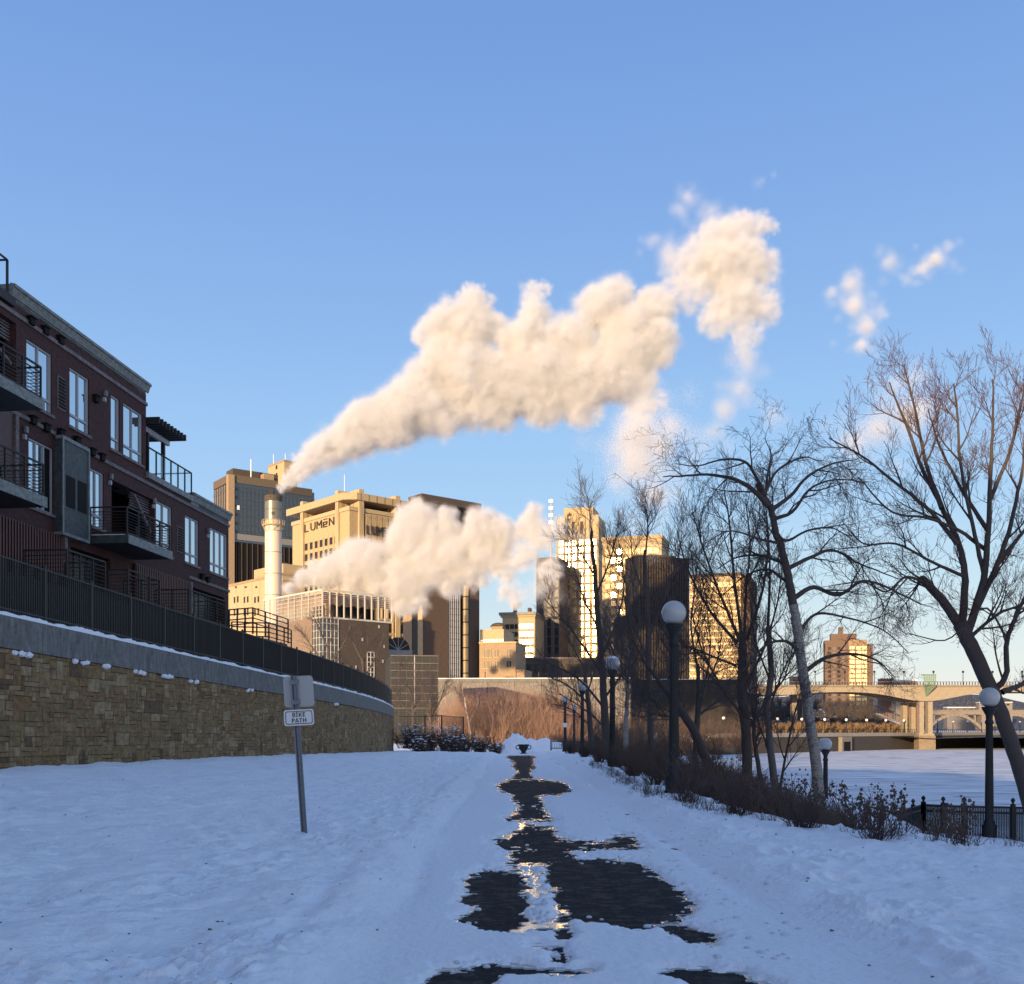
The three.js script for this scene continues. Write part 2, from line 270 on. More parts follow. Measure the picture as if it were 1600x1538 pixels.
// ---------------------------------------------------------------- stone wall, its coping and fence
const wallAt = (d, out = 0) => { const t = V(wallX(d + 0.5) - wallX(d - 0.5), 0, -1).normalize(); return { p: V(wallX(d) - t.z * out, 0, -d + t.x * out), t }; };
const ARC = [[14, 0]]; for (let d = 14, s = 0; d < 90; d += 0.25) { const dx = wallX(d + 0.25) - wallX(d); s += Math.hypot(dx, 0.25); ARC.push([d + 0.25, s]); }
const atArc = (s) => { let i = 1; while (i < ARC.length - 1 && ARC[i][1] < s) i++; return mix(ARC[i - 1][0], ARC[i][0], (s - ARC[i - 1][1]) / (ARC[i][1] - ARC[i - 1][1])); };
const arcOf = (d) => ARC[Math.min(ARC.length - 1, Math.round((d - 14) / 0.25))][1];
const WALL_END = arcOf(88);
function ribbon(s0, s1, step, bot, top, out, thick) {                                     // a band that follows the wall; bottom and top are heights by distance
  const g = [], rows = []; for (let s = s0; s < s1 - 1e-3; s += step) rows.push(s); rows.push(s1);
  const pos = [], uv = [], quad = (a, b, c, e, ua, ub, va, vb) => { pos.push(a, b, c, a, c, e); uv.push(ua, va, ub, va, ub, vb, ua, va, ub, vb, ua, vb); };
  const col = rows.map((s) => { const d = atArc(s), f = wallAt(d, out).p, b = wallAt(d, out - thick).p, y0 = bot(d, s), y1 = top(d, s); return { fb: V(f.x, y0, f.z), ft: V(f.x, y1, f.z), bb: V(b.x, y0, b.z), bt: V(b.x, y1, b.z), s, y0, y1 }; });
  for (let k = 1; k < col.length; k++) {
    const a = col[k - 1], b = col[k];
    quad(a.fb, b.fb, b.ft, a.ft, a.s, b.s, a.y0, a.y1); quad(a.ft, b.ft, b.bt, a.bt, a.s, b.s, 0, thick); quad(b.bb, a.bb, a.bt, b.bt, b.s, a.s, a.y0, a.y1);
    quad(a.bb, b.bb, b.fb, a.fb, a.s, b.s, 0, thick);
  }
  const A = col[0], B = col[col.length - 1]; quad(A.bb, A.fb, A.ft, A.bt, 0, thick, A.y0, A.y1); quad(B.fb, B.bb, B.bt, B.ft, 0, thick, B.y0, B.y1);
  const geo = new THREE.BufferGeometry(); geo.setAttribute('position', new THREE.Float32BufferAttribute(pos.flatMap((v) => [v.x, v.y, v.z]), 3)); geo.setAttribute('uv', new THREE.Float32BufferAttribute(uv, 2)); geo.computeVertexNormals(); return geo;
}
const BAND = 0.84;
{
  const w = thing('stone_wall', 'long tan ashlar retaining wall with a grey concrete top band under snow', 'wall');
  put('wall', ribbon(0, WALL_END, 1, () => -1, (d) => wallTop(d) - BAND + 0.02, -0.05, 0.5), S([0.085, 0.07, 0.05], { map: T.grain }), w);
  // concrete coping in cast lengths with joints
  const joints = []; for (let s = 0.6; s < WALL_END; s += 6.1) joints.push(s);
  for (let i = 0, s = 0; s < WALL_END; i++) { const e = Math.min(WALL_END, joints.find((j) => j > s + 0.5) ?? WALL_END); put('coping', ribbon(s + 0.012, e - 0.012, 1.5, (d) => wallTop(d) - BAND, (d) => wallTop(d) - 0.07, 0.075, 0.62), M.concrete, w); s = e; }
  put('snow_cap', ribbon(0, WALL_END, 0.11, (d) => wallTop(d) - 0.07, (d, s) => wallTop(d) + 0.015 + 0.045 * n2(s * 0.9, 1) + 0.02 * n2(s * 4, 2) + 0.1 * Math.max(0, n2(s * 1.6, 7) - 0.55), 0.068, 0.6), M.cap, w);
  // coursed rubble: blocks of many sizes, each its own stone
  const CW = 0.165, CH = 0.125, nu = Math.floor(WALL_END / CW), nv = 36, taken = new Uint8Array(nu * nv), stones = [];
  for (let v = 0; v < nv; v++) for (let u = 0; u < nu; u++) {
    if (taken[v * nu + u]) continue;
    let k = rnd(), wv = 1 + Math.floor(rnd() * 3), hv = 1 + Math.floor(rnd() * 1.8);
    if (k < 0.2) { wv = 3 + Math.floor(rnd() * 3); hv = 2 + Math.floor(rnd() * 2.4); } else if (k < 0.5) { wv = 2 + Math.floor(rnd() * 3); hv = 1 + Math.floor(rnd() * 2); } else if (k < 0.58) { wv = 1; hv = 2 + Math.floor(rnd() * 2); }
    let ww = 0; while (ww < wv && u + ww < nu && !taken[v * nu + u + ww]) ww++;
    for (let a = 0; a < hv; a++) for (let b = 0; b < ww; b++) if (v + a < nv) taken[(v + a) * nu + u + b] = 1;
    stones.push([u, v, ww, hv]);
  }
  const tones = [[0.24, 0.165, 0.072], [0.22, 0.155, 0.07], [0.26, 0.185, 0.084], [0.2, 0.142, 0.066], [0.23, 0.17, 0.083], [0.27, 0.2, 0.098], [0.24, 0.142, 0.056], [0.34, 0.27, 0.155], [0.12, 0.074, 0.038], [0.21, 0.142, 0.062]];
  const mats = tones.map((c) => S(c.map((x, i) => (tones[0][i] * 0.2 + x * 0.8) * [1.32, 1.16, 1.08][i]), { map: T.grain, bumpMap: T.rough, bumpScale: 0.012, roughness: 0.9 }));
  const pick = () => { const k = rnd(); return k > 0.95 ? 8 : k > 0.89 ? 7 : Math.floor(rnd() * 10) % 10 === 8 ? 0 : Math.floor(rnd() * 7.99); };
  function stone(u, v, ww, hv) {
    const s0 = u * CW, s1 = (u + ww) * CW, sm = (s0 + s1) / 2, d = atArc(sm), base = wallFoot(d) - 0.35 + 0.0 * v, top = Math.min(base + (v + hv) * CH, wallTop(d) - BAND - 0.01), y0 = base + v * CH;
    if (y0 > wallTop(d) - BAND - 0.06 || top - y0 < 0.05) return null;
    const w2 = (s1 - s0) / 2, h2 = (top - y0) / 2, gap = 0.004, c = 0.009, out = 0.025 + 0.022 * rnd(), J = () => (rnd() - 0.5) * 0.016;
    const back = [[-w2 + gap, -h2 + gap], [w2 - gap, -h2 + gap], [w2 - gap, h2 - gap], [-w2 + gap, h2 - gap]].map(([x, y]) => V(x + J(), y + J(), -0.1)), front = back.map((p) => V(p.x - Math.sign(p.x) * c, p.y - Math.sign(p.y) * c, out + J() * 0.8)), mid = back.map((p) => V(p.x, p.y, out - c));
    const pos = [], q = (a, b, e, f) => pos.push(a, b, e, a, e, f);
    q(...front); for (let k = 0; k < 4; k++) { const n = (k + 1) % 4; q(mid[k], mid[n], front[n], front[k]); q(back[k], back[n], mid[n], mid[k]); }
    const g = new THREE.BufferGeometry(); g.setAttribute('position', new THREE.Float32BufferAttribute(pos.flatMap((p) => [p.x, p.y, p.z]), 3)); g.computeVertexNormals(); wuv(g);
    const uv = g.attributes.uv.array, ou = rnd() * 5, ov = rnd() * 5; for (let k = 0; k < uv.length; k += 2) { uv[k] += ou; uv[k + 1] += ov; }
    const { p, t } = wallAt(d, 0); return { g, p: V(p.x, y0 + h2, p.z), turn: Math.atan2(-t.z, t.x), size: (s1 - s0) * (top - y0) / d ** 2, d };
  }
  // wall normal points to +x, so the stones' own x runs along the wall away from the camera
  const all = stones.map((q) => stone(...q)).filter(Boolean), vis = all.filter((o) => (o.p.x + 0.3) / o.d > -0.492).sort((a, b) => b.size - a.size), near = new Set(vis.slice(0, 300)), rest = mats.map(() => []);
  for (const o of all) {
    const k = pick();
    if (near.has(o)) { const m = put('stone', o.g, mats[k], w); m.position.copy(o.p); m.rotation.y = o.turn; } else rest[k].push(o.g.rotateY(o.turn).translate(o.p.x, o.p.y, o.p.z));
  }
  const flat = []; rest.forEach((r, k) => { if (r.length) { const g = mergeGeometries(r), c = new Float32Array(g.attributes.position.count * 3); for (let i = 0; i < c.length; i += 3) { for (let q = 0; q < 3; q++) c[i + q] = (tones[0][q] * 0.2 + tones[k][q] * 0.8) * [1.32, 1.16, 1.08][q]; } g.setAttribute('color', new THREE.BufferAttribute(c, 3)); flat.push(g); } });
  const far = put('far_stones', flat, new THREE.MeshStandardMaterial({ color: 0xffffff, vertexColors: true, map: T.grain, bumpMap: T.rough, bumpScale: 0.012, roughness: 0.9 }), w); far.name = 'stonework'; far.userData.kind = 'stuff';
  // snow caught on ledges under the band
  for (const [px, n] of [[28, 3], [122, 6], [156, 5], [216, 4], [256, 6], [298, 6], [385, 3], [530, 9]]) {
    const d = 14.7 / (0.1 + (800 - px) / F), g = [];
    for (let k = 0; k < n; k++) { const dd = d + rr(-0.4, 0.4), a = wallAt(dd, 0.06).p; const q = new THREE.IcosahedronGeometry(rr(0.05, 0.1), 2); const p = q.attributes.position; for (let i = 0; i < p.count; i++) { const m = 1 + 0.25 * n3(p.getX(i) * 14 + k, p.getY(i) * 14, p.getZ(i) * 14 + px); p.setXYZ(i, p.getX(i) * m, p.getY(i) * m * 0.8, p.getZ(i) * m * 1.3); } q.computeVertexNormals(); g.push(q.translate(a.x + rr(-0.02, 0.03), wallTop(dd) - BAND - 0.03 - rr(0, 0.06), a.z)); }
    put('snow_clump', g, M.cap, w);
  }
}
{
  const f = thing('picket_fence', 'dark metal picket fence on top of the stone wall', 'fence');
  const H0 = 1.38, bay = 2.41; let made = 0; const far = [];
  const PK = new THREE.BoxGeometry(0.03, 1, 0.03), POST = new RoundedBoxGeometry(0.075, 1, 0.075, 1, 0.01), CAP = new THREE.ConeGeometry(0.06, 0.06, 4).rotateY(Math.PI / 4);
  const first = arcOf(27.2) - 5 * bay;
  for (let s = first; s < WALL_END - 0.2; s += bay) {
    const e = Math.min(s + bay, WALL_END - 0.15), d0 = atArc(s), d1 = atArc(e), a = wallAt(d0, -0.17).p, b = wallAt(d1, -0.17).p, ya = wallTop(d0) + 0.03, yb = wallTop(d1) + 0.03;
    const post = put('post', POST, M.fencePost, f); post.position.set(a.x, ya + 0.71, a.z); post.scale.y = 1.46; const cap = put('post_cap', CAP, M.ironFence, post); cap.position.y = 0.52; cap.scale.y = 0.7;
    for (const h of [0.12, H0 - 0.02]) put('rail', bar(V(a.x, ya + h, a.z), V(b.x, yb + h, b.z), 0.045, 0.04), M.fencePost, f);
    const n = 23;
    for (let k = 1; k < n; k++) {
      const t = k / n, x = mix(a.x, b.x, t), z = mix(a.z, b.z, t), y = mix(ya, yb, t) + 0.72, dd = mix(d0, d1, t);
      if (x / dd < -0.51) continue;
      if (made < 150) { const m = put('picket', PK, M.ironFence, f); m.position.set(x, y, z); m.scale.y = 1.3; made++; } else far.push(new THREE.BoxGeometry(0.03, 1.3, 0.03).translate(x, y, z));
    }
  }
  const last = wallAt(87.8, -0.17).p, p = put('post', POST, M.ironFence, f); p.position.set(last.x, wallTop(87.8) + 0.74, last.z); p.scale.y = 1.46;
  if (far.length) { const m = put('picket_screen', far, M.ironFence, f); m.userData.kind = 'stuff'; }
}

// ---------------------------------------------------------------- the brick apartment block on the left
// its own x runs along the front, away from the camera; its z points out of the front
const FX = (px, off = 0) => (18.8 - off) / (0.1 + (CX - px) / F);                        // distance ahead at which the front, moved out by off, passes a pixel column
const fS = (px, off = 0) => FX(px, off) * 1.005, fH = (px, py, off = 0) => (HY - py) / F * FX(px, off) + CAM;
{
  const b = thing('apartment_building', 'dark maroon brick apartment building with balconies and pale roof cornice', 'building', [-18.8, 0, 0], Math.atan2(0.995, 0.0995));
  const s0 = 25, sA = fS(228), sB = fS(357), top = 15.0, low = 11.95, holes = [];
  const win = [];                                                                         // [s0, s1, h0, h1, columns, transom]
  const W3 = [12.05, 14.06], W2 = [8.9, 10.95];
  win.push([fS(41), fS(81), ...W3, 2, 1], [fS(108.5), fS(139), ...W3, 2, 1], [fS(173), fS(186.8), ...W3, 1, 1], [fS(192.5), fS(222.5), ...W3, 2, 1]);
  win.push([fS(44.5), fS(83), 8.75, 10.95, 3, 0], [fS(139.5), fS(162), ...W2, 2, 1], [fS(243.5), fS(268.5), ...W2, 2, 1], [fS(289), fS(310.5), ...W2, 2, 1], [fS(328), fS(355), ...W2, 3, 1]);
  const recess = [[fS(174), fS(241), 8.5, 10.9], [26, fS(25), 11.6, 14.3], [26, fS(27), 8.6, 10.9]];
  const ground = [[fS(110), fS(172), 5.8, 7.9], [fS(206), fS(252), 5.8, 7.9], [fS(299), fS(350), 5.8, 7.9]];
  const shape = new THREE.Shape([[s0, 3], [sB, 3], [sB, low], [sA, low], [sA, top], [s0, top]].map(([x, y]) => new THREE.Vector2(x, y)));
  for (const [a, c, lo, hi] of [...win, ...recess, ...ground]) { const h = new THREE.Path(); h.moveTo(a, lo); h.lineTo(a, hi); h.lineTo(c, hi); h.lineTo(c, lo); h.closePath(); shape.holes.push(h); }
  put('wall', new THREE.ExtrudeGeometry(shape, { depth: 0.4, bevelEnabled: false }).translate(0, 0, -0.4), M.maroon, b);
  put('wall', [bx(s0, sB - 0.02, 3, low - 0.3, -17, -2.0), bx(s0, sA - 0.02, low - 0.3, top - 0.3, -17, -2.0), bx(sB - 0.4, sB - 0.01, 3, low - 0.02, -2, -0.41), bx(sA - 0.4, sA - 0.01, low, top - 0.02, -2, -0.41), bx(s0, sB - 0.41, 7.9, 8.3, -1.99, -0.42), bx(s0, sA - 0.41, 11.1, 11.5, -1.99, -0.42), bx(s0, sA - 0.41, 14.6, 14.9, -1.99, -0.42)], M.maroon, b);
  // the block goes on beside and behind the camera, higher there; its bulk is what shades the snow
  const rear = put('rear_wing', [bx(-95, s0 - 0.01, -1, 18.5, -17, -0.01), bx(-96, -5, 18.5, 21.5, -15, -1)], M.maroon, b);
  const rw = []; for (let s = -90; s < s0 - 3; s += 5) for (const h of [5.5, 8.9, 12.05, 15]) rw.push(bx(s, s + 1.8, h, h + 2, -0.05, 0.02)); put('window_band', rw, M.pane, b);
  put('roof', [bx(s0, sA + 0.05, top - 0.3, top - 0.02, -17, -0.42), bx(sA, sB - 0.42, low - 0.5, low - 0.3, -16.9, -0.42)], M.snowFar, b);
  for (const [a, c, y, back] of [[fS(15), sA + 0.12, top, 0], [fS(298), sB + 0.12, low - 0.3, 0], ]) {
    const prof = [[0, 0.05], [0.04, 0.05], [0.07, 0.12], [0.11, 0.24], [0.13, 0.3], [0.18, 0.3], [0.18, 0.4], [0, 0.44]], sh = new THREE.Shape(prof.map(([x, q]) => new THREE.Vector2(-x, q)));
    put('cornice', wuv(new THREE.ExtrudeGeometry(sh, { depth: c - a, bevelEnabled: false }).rotateY(Math.PI / 2).translate(a, y, 0.004)), M.cornice, b);
    put('parapet', bx(a, c - 0.15, y - 0.1, y + 0.4, -0.42, 0), M.cornice, b);
  }
  for (const [a, c, y, h] of [[s0, sA + 0.03, 14.5, 0.13], [s0, fS(84), 11.42, 0.12], [fS(140), sB + 0.03, 11.38, 0.13], [fS(294), sB + 0.03, 8.22, 0.13]]) put('string_course', bx(a, c, y, y + h, 0.003, 0.06), M.trim, b);
  // windows
  for (const [a, c, lo, hi, cols, transom] of win) {
    const t = 0.055, z = -0.12, fr = [bx(a, c, lo, lo + t, z, z + 0.07), bx(a, c, hi - t, hi, z, z + 0.07), bx(a, a + t, lo + t, hi - t, z, z + 0.07), bx(c - t, c, lo + t, hi - t, z, z + 0.07)];
    const mid = lo + 0.42; if (transom) fr.push(bx(a + t, c - t, mid - 0.04, mid + 0.04, z, z + 0.068));
    for (let k = 1; k < cols; k++) { const x = mix(a, c, k / cols); fr.push(bx(x - 0.03, x + 0.03, lo + t, transom ? mid - 0.04 : hi - t, z, z + 0.066)); if (transom) fr.push(bx(x - 0.03, x + 0.03, mid + 0.04, hi - t, z, z + 0.066)); }
    const f = put('window', fr, M.frame, b); put('sill', bx(a - 0.08, c + 0.08, lo - 0.1, lo - 0.005, -0.1, 0.07), M.trim, f);
    for (let k = 0; k < cols; k++) { const x0 = mix(a, c, k / cols) + 0.035, x1 = mix(a, c, (k + 1) / cols) - 0.035, dark = cols === 3 && !transom && k === 2; for (const [p, q] of transom ? [[lo + t, mid - 0.045], [mid + 0.045, hi - t]] : [[lo + t, hi - t]]) ub('pane', dark ? M.dark : M.pane, f, x0, x1, p, q, z + 0.01, z + 0.02); }
    put('blind_box', bx(a, c, lo, hi, z - 0.1, z - 0.06), M.dark, f).name = 'backing';
  }
  for (const [a, c, lo, hi] of recess) { const d = put('doorway', [bx(a, c, lo, hi, -1.9, -1.85)], M.dark, b); put('door', [bx(a + 0.1, a + 1.6, lo, hi - 0.25, -1.84, -1.8)], M.siding, d); put('brace', bar(V(c - 0.15, hi - 1.3, -0.1), V(a + (c - a) * 0.55, hi - 0.1, -0.1), 0.09), M.trim, d); const sl = []; for (let k = 0; k < 6; k++) sl.push(bx(a + (c - a) * 0.55, c, hi - 0.05 - k * 0.1, hi - k * 0.1, -0.3, -0.22)); put('louvre', sl, M.trim, d); }
  for (const [a, c, lo, hi] of ground) { const g = put('glass_door', [bx(a, c, lo, hi, -0.5, -0.45)], M.dark, b); for (let k = 0; k < 3; k++) ub('pane', M.winDark, g, mix(a, c, k / 3) + 0.06, mix(a, c, (k + 1) / 3) - 0.06, lo + 0.1, hi - 0.1, -0.44, -0.42); }
  for (const [x0, x1, lo, hi] of [[89, 101, 12.4, 13.5], [276, 284.5, 9.2, 10.3]]) { const g = put('grille', bx(fS(x0), fS(x1), lo, hi, 0.002, 0.03), M.trim, b); for (let k = 0; k < 9; k++) ub('louvre', M.dark, g, fS(x0) + 0.04, fS(x1) - 0.04, lo + 0.05 + k * 0.115, lo + 0.13 + k * 0.115, 0.03, 0.05); }
  // wall lamps and vents
  for (const [px, py] of [[161, 615], [36, 672], [170, 745], [238, 783], [323, 830]]) { const x = fS(px), y = fH(px, py); const l = put('wall_lamp', [new RoundedBoxGeometry(0.13, 0.22, 0.12, 2, 0.03).translate(x, y, 0.1).toNonIndexed()], M.cornice, b); put('bracket', bx(x - 0.05, x + 0.05, y - 0.3, y - 0.15, 0.003, 0.1), M.frame, l); }
  for (const [px, py] of [[45, 500], [67, 515], [91, 530], [48, 655], [69, 667], [92, 675], [117, 687], [141, 705], [156, 713], [147, 622], [144, 840], [160, 850], [313, 900], [322, 905]]) { const x = fS(px), y = fH(px, py); put('vent_hood', [bx(x - 0.13, x + 0.13, y - 0.16, y + 0.06, 0.002, 0.15), bx(x - 0.16, x + 0.16, y + 0.06, y + 0.09, 0.002, 0.2)], M.dark, b); }
  // slate clad bay
  { const a = fS(98, 0.3), c = fS(139, 0.3), lo = 8.2, hi = 11.3, bay = put('bay', [bx(a, c, lo, hi, 0.004, 0.3)], M.slate, b);
    put('bay_trim', [bx(a - 0.03, c + 0.03, hi, hi + 0.12, 0.07, 0.34), bx(a - 0.03, c + 0.03, lo - 0.1, lo, 0.003, 0.34), bx(a - 0.03, a + 0.05, lo, hi, 0.301, 0.34), bx(c - 0.05, c + 0.03, lo, hi, 0.301, 0.34)], M.cornice, bay);
    for (const [p, q, u, v] of [[103.8, 117.5, 8.95, 10.0], [122, 135.5, 8.95, 10.0]]) put('window_panel', bx(fS(p, 0.3), fS(q, 0.3), u + 0.15, v + 0.15, 0.29, 0.315), M.dark, bay); }
  // corrugated red siding below
  for (const [x0, x1, lo, hi, z] of [[0, 93, 3.2, 8.1, 0.12], [207, 292, 3.2, 8.05, 0.12]]) {
    const a = x0 ? fS(x0) : 27, c = fS(x1), sd = put('siding', bx(a, c, lo, hi, 0.004, z), M.siding, b), r = []; for (let s = a + 0.08; s < c - 0.05; s += 0.16) r.push(bx(s, s + 0.075, lo, hi - 0.02, z, z + 0.035)); const rb = put('ridge', r, M.siding, sd); rb.name = 'siding_ribs'; rb.userData.kind = 'stuff';
    put('downpipe', bx(c, c + 0.16, lo, hi, 0.01, 0.2), M.trim, b);
  }
  // upper level siding by the recess and end board
  put('siding', bx(26.5, fS(18), 8.7, 11.4, 0.003, 0.06), M.siding, b); put('downpipe', bx(fS(19), fS(24), 8.6, 11.4, 0.003, 0.12), M.trim, b);
  // balconies
  function rails(par, pts, y0, y1, posts = 1.0) {
    for (let k = 1; k < pts.length; k++) {
      const a = pts[k - 1], c = pts[k], L = a.distanceTo(c), n = Math.max(1, Math.round(L / posts));
      const g = [bar(V(a.x, y1, a.z), V(c.x, y1, c.z), 0.05), bar(V(a.x, y0 + 0.1, a.z), V(c.x, y0 + 0.1, c.z), 0.04), bar(V(a.x, y1 - 0.16, a.z), V(c.x, y1 - 0.16, c.z), 0.03)];
      put('handrail', g, M.rail, par);
      for (let i = k > 1 ? 1 : 0; i <= n; i++) { const x = mix(a.x, c.x, i / n), z = mix(a.z, c.z, i / n); ub('rail_post', M.rail, par, x - 0.025, x + 0.025, y0, y1, z - 0.025, z + 0.025); }
      const wires = []; for (let i = 1; i < 7; i++) { const y = mix(y0 + 0.1, y1 - 0.16, i / 7); wires.push(bar(V(a.x, y, a.z), V(c.x, y, c.z), 0.016)); } const w = put('cable', wires, M.rail, par); w.name = 'cable_infill';
    }
  }
  for (const [a, c, y, proj, h] of [[27, fS(71, 1.5), 11.5, 1.5, 1.0], [27, fS(75, 1.5), 8.6, 1.5, 1.0], [fS(208, 1.5) - 0.3, fS(270, 1.5), 8.48, 1.5, 1.0]]) {
    const bal = put('balcony', [bx(a, c, y - 0.28, y, 0.062, proj + 0.02)], M.slate, b);
    put('fascia', bx(a - 0.01, c + 0.01, y - 0.3, y + 0.02, proj + 0.021, proj + 0.05), M.cornice, bal);
    rails(bal, [V(a + 0.05, 0, 0.1), V(a + 0.05, 0, proj - 0.05), V(c - 0.05, 0, proj - 0.05), V(c - 0.05, 0, 0.1)], y, y + h);
    const sn = put('snow', bx(a + 0.1, c - 0.1, y, y + 0.05, 0.1, proj - 0.1), M.cap, bal);
  }
  // roof terrace: glass rail and pergola
  const rt = put('roof_terrace', bx(sA - 0.02, fS(298), low - 0.3, low - 0.06, -6, 0.12), M.cornice, b);
  { const y0 = low - 0.06, y1 = y0 + 1.0, a = sA + 0.1, c = fS(297); put('handrail', [bar(V(a, y1, 0.05), V(c, y1, 0.05), 0.05), bar(V(c, y1, 0.05), V(c, y1, -3), 0.05)], M.rail, rt);
    for (let k = 0; k <= 6; k++) { const x = mix(a, c, k / 6); ub('rail_post', M.rail, rt, x - 0.025, x + 0.025, y0, y1, 0.03, 0.08); if (k < 6) put('glass_panel', bx(x + 0.06, mix(a, c, (k + 1) / 6) - 0.06, y0 + 0.08, y1 - 0.05, 0.045, 0.055), new THREE.MeshPhysicalMaterial({ color: new THREE.Color().setRGB(0.9, 0.95, 0.96), transmission: 1, roughness: 0.02, thickness: 0, name: 'clear_glass' }), rt); }
    const pg = put('pergola', [bx(sA + 0.02, fS(273), 13.65, 13.85, -0.35, -0.22), bx(sA + 0.02, fS(273), 13.65, 13.85, -2.6, -2.47)], M.frame, b);
    for (const px of [240, 265]) ub('pergola_post', M.iron, pg, fS(px) - 0.07, fS(px) + 0.07, y0, 13.65, -0.36, -0.22);
    for (let k = 0; k < 9; k++) { const x = mix(sA + 0.15, fS(272.5), k / 8); ub('pergola_beam', M.iron, pg, x - 0.05, x + 0.05, 13.851, 14.1, -3, 0.5); } }
  { const y0 = top - 0.02, a = 26, c = fS(11), rg = put('roof_railing', [bar(V(a, y0 + 1.1, 0.0), V(c, y0 + 1.1, 0.0), 0.05), bar(V(c, y0 + 1.1, 0.0), V(c, y0 + 1.1, -3), 0.05), bx(a, c + 0.2, y0 - 0.28, y0, 0.001, 0.16)], M.rail, b); for (let k = 0; k <= 5; k++) { const x = mix(a, c, k / 5); ub('rail_post', M.rail, rg, x - 0.03, x + 0.03, y0, y0 + 1.1, -0.03, 0.03); } }
  // patios at the foot of the front
  const patio = put('patio', bx(26, fS(357) + 1, 3, 5.78, 0.3, 2.6), M.umber, b);
  for (const [p, q] of [[112, 171], [206, 255], [300, 356]]) { const pr = put('patio_railing', bx(fS(p, 2.3), fS(q, 2.3), 5.86, 5.94, 2.2, 2.3), M.rail, b); rails(pr, [V(fS(p, 2.3), 0, 0.9), V(fS(p, 2.3), 0, 2.25), V(fS(q, 2.3), 0, 2.25), V(fS(q, 2.3), 0, 0.9)], 5.9, 7.0, 0.9); }
}
// stair railings and stored furniture beyond the block's corner
{
  const at = (px, py, d) => P(px, py, d);
  const r = thing('stair_railing', 'dark stair railings stepping down past the brick building corner', 'railing');
  for (const [pts, d] of [[[[358, 953, 50], [395, 950, 52], [450, 968, 57]], 22], [[[362, 972, 56], [420, 974, 58], [455, 985, 62]], 20]]) {
    const v = pts.map(([x, y, z]) => P(x, y, z));
    for (let k = 1; k < v.length; k++) {
      for (const dy of [0, -0.25, -0.5, -0.75]) put('rail', bar(v[k - 1].clone().add(V(0, dy, 0)), v[k].clone().add(V(0, dy, 0)), 0.05), M.rail, r);
      for (let i = 0; i <= 3; i++) { const p = v[k - 1].clone().lerp(v[k], i / 3); put('post', bar(V(p.x, p.y - 1.3, p.z), p, 0.07), M.rail, r); }
    }
  }
}
// ---------------------------------------------------------------- downtown
// A block is placed by its near corner (photo column xc at distance d); beta is how far its right face is turned to the right of facing us.
// Local x runs along the right face, local -z along the left face, y = 0 at world height 0.
function block(name, label, cat, { xc, d, xl, xr, beta, group }) {
  const be = beta * Math.PI / 180, C = P(xc, HY, d), uR = V(Math.cos(be), 0, -Math.sin(be)), uL = V(-Math.sin(be), 0, -Math.cos(be));
  const along = (u, px) => { const t = (px - CX) / F; return (t * d - C.x) / (u.x + t * u.z); };
  const o = thing(name, label, cat, [C.x, 0, C.z], be, group);
  const B = { o, a: along(uR, xr), b: along(uL, xl), R: (px) => along(uR, px), L: (px) => along(uL, px), h: (py, s = 0, left = false) => CAM + (HY - py) / F * (d - s * (left ? uL : uR).z) };
  return B;
}
const box = (B, name, mat, x0, x1, y0, y1, z0, z1, par) => put(name, bx(x0, x1, y0, y1, z0, z1), mat, par ?? B.o);
// openings on a face as window parts: a dark recess with a pane in it
function paneR(B, mat, x0, x1, y0, y1, par, name = 'window', proud = 0.06) { return ub(name, mat, par ?? B.o, x0, x1, y0, y1, -0.2, proud); }
function paneL(B, mat, s0, s1, y0, y1, par, name = 'window', proud = 0.06) { return ub(name, mat, par ?? B.o, -proud, 0.2, y0, y1, -s1, -s0); }
const tilt = (m, k) => { m.rotation.y += gauss() * k; m.rotation.x += gauss() * k; return m; };

